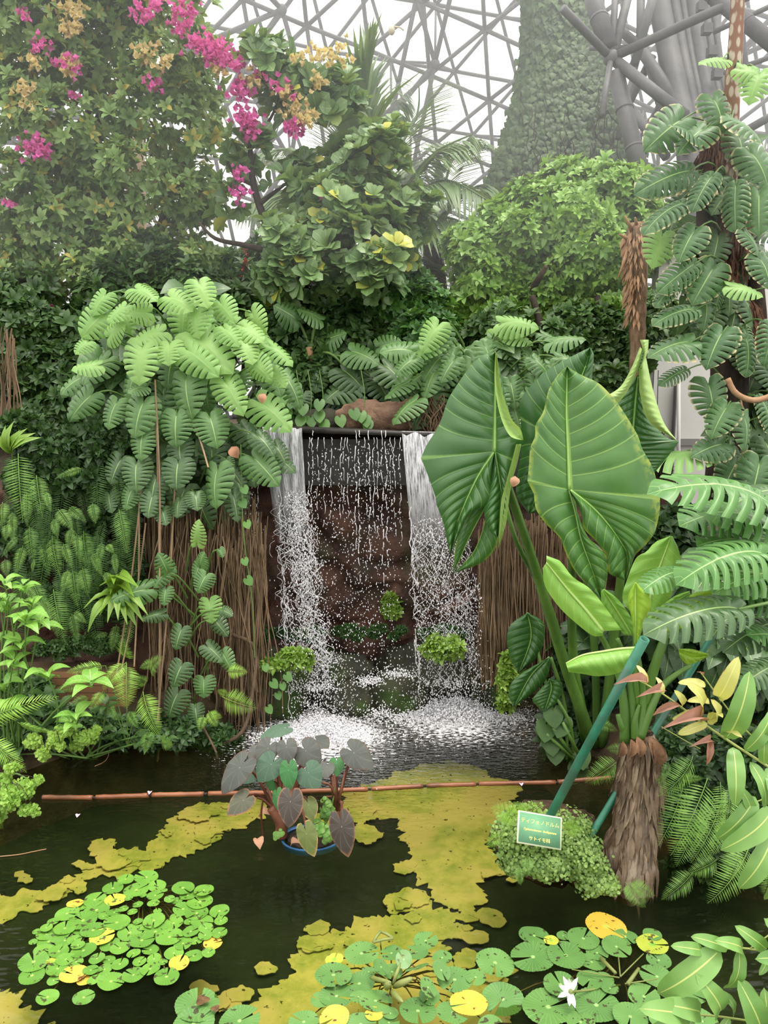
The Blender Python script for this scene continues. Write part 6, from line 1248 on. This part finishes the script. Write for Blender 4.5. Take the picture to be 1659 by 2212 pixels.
rl = tmesh('round_leaf_tiny', polarT(lambda th: 1.0, 2, 12, -.2), G_MID); g = MB(); T, Dn = blobpts([(690, 1790, 3.85, 34, 14, .08), (705, 1800, 3.78, 18, 22, .05), (705, 1740, 3.95, 20, 30, .06), (600, 1800, 3.8, 14, 8, .05)], 420)
scatter(g, polarT(lambda th: 1.0, 2, 10, -.2), T, Dn * .5 + np.array([0, -.5, .7]), rng.uniform(.008, .016, len(T)), axis='z'); g.build('leaves', G_FERN, cg)
g = MB(); [tube(g, curve([pc + Vector((.05, 0, .02)), pc + Vector((.05 + .02 * i, -.02, .06 + .03 * i)), pc + Vector((.1 + .01 * i, .02, .1 + .06 * i))], 6), .002, 4, False) for i in range(4)]; g.build('runner', G_STEM, cg)
for x, y, x1, y1, lab in ((562, 1835, 556, 1812, 'dry curled brown leaf floating left of the blue pot'), (628, 1828, 650, 1822, 'pinkish withered leaf floating in front of the blue pot'), (560, 1766, 588, 1762, 'pale withered leaf lying on the water left of the taro')):
    o = bpy.data.objects.new('dead_leaf', dmesh); COL.objects.link(o); o.matrix_world = frame(W(x, y, .01), W(x1, y1, .03), (0, -.3, 1), 1.1); tag(o, lab, 'leaf')
PK = NT('fallen_petal').bsdf(srgb(226, 190, 214), .6)
for x, y, lab in ((166, 1766, 'single pale pink petal floating on the dark water at the left'), (1127, 1698, 'tiny pink petal floating beside the poles near the green pipe'), (250, 1619, 'pale petal floating near the left bank under the ferns'), (322, 1716, 'white petal lying on the second floating pole')):
    g = MB(); v, q, t, a = leafT(3, .4, .6, .5, .2, .2); g.add(v * .035 + np.array(W(x, y, .006 if y != 1716 else .026)), q, t, a); g.build('petal', PK, label=lab, cat='petal')

# mossy mound
md = empty('mossy_mound', W(1200, 1900, 0), 'mossy root mound covered in tiny round leaves, standing in the water behind the sign', 'mound')
g = MB(); mc = W(1200, 1880, .05); rocks(g, mc + Vector((-.02, .12, .08)), 1, (.24, .17, .20), 4, .25); rocks(g, W(1290, 1905, .03) + Vector((0, .08, 0)), 1, (.12, .12, .10), 5, .25); g.build('root_mass', roughmat('root_mass', srgb(52, 38, 28), srgb(92, 70, 52), 14, .95, 1, .04), md)
TINY = polarT(lambda th: 1.0, 1, 8, -.15)
crm = leafmat('creeper_leaf', srgb(64, 100, 40), srgb(146, 176, 92), rough=.45)
bl = [(1130, 1790, 3.5, 70, 62, .14), (1210, 1800, 3.48, 80, 60, .14), (1260, 1850, 3.42, 60, 60, .12), (1290, 1900, 3.38, 48, 34, .1), (1320, 1915, 3.35, 28, 18, .06), (1180, 1860, 3.4, 60, 40, .1), (1105, 1850, 3.45, 36, 40, .08)]
T, Dn = blobpts(bl, 14000, sub=34, sr=.42); g = MB(); scatter(g, TINY, T, Dn + np.array([0, -.4, .5]) + rng.normal(0, .4, Dn.shape), rng.uniform(.0035, .0095, len(T)), axis='z'); g.build('creeper', crm, md, kind='stuff')
for a, b, kd in [((1120, 1770), (1060, 1745), 'b'), ((1120, 1765), (1172, 1732), 'b'), ((1130, 1765), (1105, 1735), 'b'), ((1215, 1790), (1262, 1788), 'b'), ((1225, 1790), (1248, 1768), 'b'), ((1080, 1800), (1050, 1830), 'b'), ((1140, 1850), (1138, 1895), 'a'), ((1120, 1870), (1125, 1912), 'a'), ((1350, 1905), (1395, 1960), 'a'), ((1350, 1910), (1362, 1950), 'a'), ((1360, 1905), (1415, 1935), 'a'), ((1105, 1760), (1075, 1770), 'b')]:
    fr(md, kd, a[0], a[1], b[0], b[1], 3.32, -.05, 1.5)
# sign
SG = roughmat('sign_green', srgb(92, 142, 106), srgb(108, 156, 120), 12, .5, .05, .005)
SB = NT('sign_border').bsdf(srgb(216, 222, 186), .5); SY = NT('sign_letter').bsdf(srgb(240, 224, 120), .5)
tl, tr2, blc = P(1120, 1750, 3.12), P(1214, 1766, 3.12), P(1111, 1819, 3.04)
X = (tr2 - tl); wS = X.length; X.normalize(); Yd = (blc - tl); hS = Yd.length; Yd = (Yd - X * Yd.dot(X)).normalized(); N = X.cross(-Yd)
if N.y > 0: N = -N
sg = empty('plant_sign', tl.lerp(P(1207, 1837, 3.04), .5), 'small tilted green plant name sign with yellow lettering and pale border', 'sign')
def sp_(u, v, d=0): return tl + X * (u * wS) + Yd * (v * hS) + N * d
def slab(name, u0, v0, u1, v1, d0, d1, mat, par):
    g = MB(); c = [sp_(u, v, d) for d in (d0, d1) for u, v in ((u0, v0), (u1, v0), (u1, v1), (u0, v1))]; g.add([tuple(p) for p in c], [(0, 1, 2, 3), (4, 5, 6, 7), (0, 1, 5, 4), (1, 2, 6, 5), (2, 3, 7, 6), (3, 0, 4, 7)]); return g.build(name, mat, par, smooth=False)
slab('border_plate', 0, 0, 1, 1, -.006, 0, SB, sg); slab('panel', .03, .04, .97, .96, 0, .0012, SG, sg)
try: jf = bpy.data.fonts.load(bpy.utils.resource_path('LOCAL') + '/datafiles/fonts/Noto Sans CJK Regular.woff2')
except Exception: jf = None
Rm = Matrix((X, -Yd, N)).transposed().to_4x4()
def text(body, v, size, bold, width=None, ital=0.0, sx=1.0):
    cu = bpy.data.curves.new('lettering', 'FONT'); cu.body = body; cu.align_x = 'CENTER'; cu.align_y = 'CENTER'; cu.size = size; cu.offset = bold; cu.extrude = .0003; cu.shear = ital
    if jf and not ital: cu.font = jf
    ob = bpy.data.objects.new('lettering', cu); COL.objects.link(ob); cu.materials.append(SY)
    bpy.context.view_layer.update(); k_ = 1.0 if not width else width / max(1e-6, ob.dimensions.x)
    me = bpy.data.meshes.new_from_object(ob.evaluated_get(bpy.context.evaluated_depsgraph_get())); bpy.data.objects.remove(ob); me.materials.clear(); me.materials.append(SY)
    c = sp_(.5, v, .0018); mo = bpy.data.objects.new('lettering', me); COL.objects.link(mo); mo.parent = sg; mo.matrix_local = Matrix.Translation(c - sg.location) @ Rm @ Matrix.Diagonal((k_, k_, 1, 1))
text('ティフォノドルム', .27, .026, 0, wS * .86); text('Typhonodorum  lindleyanum', .54, .013, .0002, wS * .74, .3); text('サトイモ科', .79, .024, 0, wS * .48)
g = MB(); tube(g, [sp_(.5, .9, -.009), sp_(.5, 1.0, -.009) + Vector((0, .20, -.12))], .005, 8); g.build('stake', NT('stake_metal').bsdf(srgb(90, 96, 84), .5), sg)
# green pipes
def pipe(label, p0, p1, r):
    e_ = empty('green_pipe', p0, label, 'pipe'); GP = roughmat('green_pipe', srgb(30, 104, 78), srgb(54, 124, 98), 7, .4, .1, .005, c3=srgb(58, 92, 76), spec=.5)
    d = (p1 - p0).normalized(); a1 = d.orthogonal().normalized(); b1 = d.cross(a1); g = MB(); n = 20; V = []
    for p, rr_ in ((p0, r), (p0.lerp(p1, .5), r), (p1, r), (p1, r * .8), (p1 - d * .05, r * .78)):
        for j in range(n): th = 2 * math.pi * j / n; V.append(tuple(p + a1 * math.cos(th) * rr_ + b1 * math.sin(th) * rr_))
    g.add(V, [(i * n + j, i * n + (j + 1) % n, (i + 1) * n + (j + 1) % n, (i + 1) * n + j) for i in range(4) for j in range(n)]); g.build('tube', GP, e_)
    g = MB(); tube(g, [p0.lerp(p1, .02), p0.lerp(p1, .022)], r * 1.02, 14); g.build('joint', GP, e_)
pipe('slanting green pipe rising from the mossy mound past the young arum', P(1187, 1765, 3.35), P(1393, 1380, 2.95), 10.5 * mpp(3.1))
pipe('thinner dark green pipe slanting behind the young arum, from the mound to the right', P(1270, 1815, 3.45), P(1538, 1375, 3.75), 7.5 * mpp(3.6))

# ferns of the right bank
f3 = empty('sword_fern', P(1480, 1760, 3.7), 'green sword fern right of the shaggy trunk at the water edge', 'fern')
for a, b, w in [((1250, 840), (1060, 1060), 1.0), ((1180, 960), (1310, 960), .7), ((1200, 990), (1060, 1330), 1.2), ((1330, 960), (1130, 1380), .9), ((1300, 1100), (1160, 1440), .9), ((1400, 1100), (1240, 1420), 1), ((1060, 900), (1090, 1030), 1.2), ((1250, 1470), (1080, 1620), .9), ((1380, 1400), (1220, 1480), 1), ((1560, 1320), (1330, 1640), 1), ((1500, 1350), (1440, 1520), 1.2), ((1700, 1350), (1640, 1600), 1.2), ((1450, 1180), (1330, 1400), 1), ((1400, 980), (1380, 1300), 1), ((1450, 1000), (1420, 1250), 1), ((1120, 870), (1080, 980), 1)]:
    ax, ay = zz([a])[0]; bx, by = zz([b])[0]; fr(f3, random.choice('ah'), ax, ay, bx, by, 3.45, -.1, w * 1.15)
f4 = empty('sword_fern', P(1320, 1640, 3.9), 'sword fern between the green pipe and the shaggy trunk', 'fern')
for a, b, w in [((850, 860), (665, 985), 1.1), ((870, 850), (820, 1010), 1), ((870, 800), (780, 800), 1), ((880, 760), (850, 850), .9), ((720, 650), (840, 700), 1)]:
    ax, ay = zz([a])[0]; bx, by = zz([b])[0]; fr(f4, 'a', ax, ay, bx, by, 3.75, -.05, w * 1.2)
shrub('leafy_shrub', [(1500, 1720, 3.95, 110, 120, .15), (1620, 1700, 3.9, 90, 160, .15), (1560, 1850, 3.75, 120, 90, .12), (1440, 1640, 4.1, 50, 80, .12)], 2600, .07, SMALL, 5, G_DARK2, 'dark shaded foliage behind the sword fern at the right water edge', 'shrub')

# leather ferns in the foreground
LF = leafT(18, .135, .45, .4, .12, .22, tip=.55, wave=.014)
M_LF = leafmat('leather_fern', srgb(92, 138, 66), srgb(132, 172, 92), rough=.36, trans=.2, vein=srgb(196, 208, 120), midw=.07)
M_LY = leafmat('yellowing_leaflet', srgb(176, 184, 96), srgb(214, 206, 130), rough=.5, trans=.25, vein=srgb(222, 214, 140), midw=.08, edge=srgb(170, 104, 84))
M_LB = leafmat('withered_leaflet', srgb(140, 92, 76), srgb(190, 146, 128), rough=.7)
lfm = {'g': tmesh('leaflet', LF, M_LF), 'y': tmesh('leaflet', LF, M_LY), 'b': tmesh('leaflet', leafT(14, .10, .5, .4, 1.2, .35, wave=.03), M_LB)}
def leather(label, stems, lst, conv, Y, base, w=1.0):
    r = empty('leather_fern', base, label, 'fern'); g = MB()
    for pts, r0, r1 in stems: tube(g, curve([P(*conv(*p), Y) for p in pts], 14), np.linspace(r0, r1, 14), 7)
    g.build('rachis', NT('rachis').bsdf(srgb(150, 160, 84), .45), r)
    for a, b, kd in lst:
        u = Vector((random.gauss(0, .25), -.75, .6)); inst(lfm[kd], 'leaflet', r, frame(P(*conv(*a), Y), P(*conv(*b), Y + random.uniform(-.1, .03)), u, w * (1.0 if kd != 'b' else 1.1)), label={'y': 'yellowing leaflet', 'b': 'withered brown leaflet'}.get(kd))
c2 = lambda x, y: (1000 + x * .3972, 1300 + y * .3972)
leather('leather fern frond with yellowing, withered leaflets in front of the young arum', [([(960, 430), (1100, 510), (1290, 650), (1480, 780), (1760, 960)], .0025, .006), ([(1290, 380), (1400, 530), (1520, 680), (1700, 850)], .002, .004), ([(1080, 680), (1200, 750), (1290, 800)], .0015, .002)],
    [((1000, 445), (945, 345), 'y'), ((1000, 440), (820, 450), 'b'), ((1090, 500), (1050, 410), 'y'), ((1060, 490), (940, 520), 'b'), ((1180, 560), (1030, 620), 'b'), ((1190, 565), (1150, 480), 'y'), ((1260, 610), (1215, 440), 'y'), ((1240, 590), (1140, 640), 'y'), ((1330, 650), (1350, 530), 'y'), ((1330, 660), (1170, 720), 'y'), ((1390, 520), (1500, 300), 'y'), ((1400, 540), (1440, 425), 'y'), ((1340, 660), (1410, 630), 'y'), ((1400, 720), (1520, 740), 'y'), ((1300, 400), (1270, 380), 'b'),
     ((1290, 650), (1080, 690), 'b'), ((1340, 760), (1230, 790), 'b'), ((1340, 740), (1325, 890), 'b'), ((1320, 455), (1170, 440), 'y'), ((1340, 545), (1220, 540), 'y'),
     ((1430, 740), (1560, 380), 'g'), ((1535, 810), (1680, 590), 'g'), ((1470, 790), (1480, 1110), 'g'), ((1560, 870), (1640, 1120), 'g'), ((1660, 900), (1700, 1120), 'g'), ((1640, 760), (1720, 640), 'g'), ((1640, 880), (1650, 700), 'g')], c2, 2.75, P(1760, 1650, 2.8), 1.15)
leather('leather fern frond of broad green leaflets at the right edge above the water', [([(1560, 1100), (1700, 1050)], .002, .004), ([(1420, 1330), (1700, 1180)], .002, .004)],
    [((1590, 1060), (1380, 1290), 'g'), ((1680, 1130), (1400, 1350), 'g'), ((1690, 1240), (1500, 1560), 'g'), ((1700, 1350), (1640, 1620), 'g'), ((1560, 1160), (1500, 1000), 'g')], c2, 2.8, P(1760, 1780, 2.9), 1.25)
c5 = lambda x, y: (1000 + x * .3972, 1900 + y * .3972)
leather('pale green leather fern filling the bottom right corner', [([(1160, 370), (1420, 375), (1540, 375), (1760, 410)], .0025, .004), ([(1040, 660), (1200, 725), (1400, 745), (1740, 800)], .002, .004), ([(1560, 375), (1740, 250)], .002, .003)],
    [((1400, 380), (1060, 620), 'g'), ((1300, 385), (1130, 360), 'g'), ((1440, 375), (1240, 310), 'g'), ((1500, 375), (1420, 590), 'g'), ((1520, 380), (1370, 330), 'g'), ((1650, 380), (1480, 250), 'g'), ((1650, 400), (1610, 520), 'g'), ((1380, 725), (1270, 515), 'g'), ((1470, 740), (1390, 600), 'g'), ((1600, 830), (1500, 550), 'g'), ((1290, 720), (1060, 670), 'g'), ((1200, 730), (960, 700), 'g'), ((1230, 735), (1000, 840), 'g'), ((1560, 760), (1520, 540), 'g'), ((1640, 780), (1640, 590), 'g'), ((1450, 750), (1360, 850), 'g'), ((1250, 740), (1150, 860), 'g'), ((1700, 330), (1640, 210), 'g'), ((1720, 420), (1590, 430), 'g')], c5, 2.2, P(1760, 2150, 2.2), 1.3)
# a thin trailing twig on the water at the left and a fallen one under the ferns
for pts, lab in (([(0, 1850), (40, 1846), (70, 1840), (100, 1834)], 'thin pale twig floating on the dark water at the left edge'), ([(205, 1655), (232, 1638), (240, 1590)], 'thin bent twig dipping into the water under the left ferns')):
    g = MB(); tube(g, curve([W(x, y, .006 if y > 1600 else .1) for x, y in pts], 10), .0025, 5); g.build('twig', STUB, label=lab, cat='twig')

# haze volume under the roof: moist air, plus added veil imitating lens flare
kh = NT('haze_veil'); vs = kh.n('VolumeScatter'); vs.inputs['Color'].default_value = (.95, .97, 1, 1); vs.inputs['Density'].default_value = .029; vs.inputs['Anisotropy'].default_value = .3; kh.link(vs.outputs[0], kh.out.inputs['Volume'])
g = MB(); box(g, (-14, 4.6, 3.3), (14, 24, 14)); hz = g.build('haze', kh.m, label='thin bright haze high under the glass roof, part moist air, part imitated lens veil', cat='haze', kind='stuff', smooth=False)
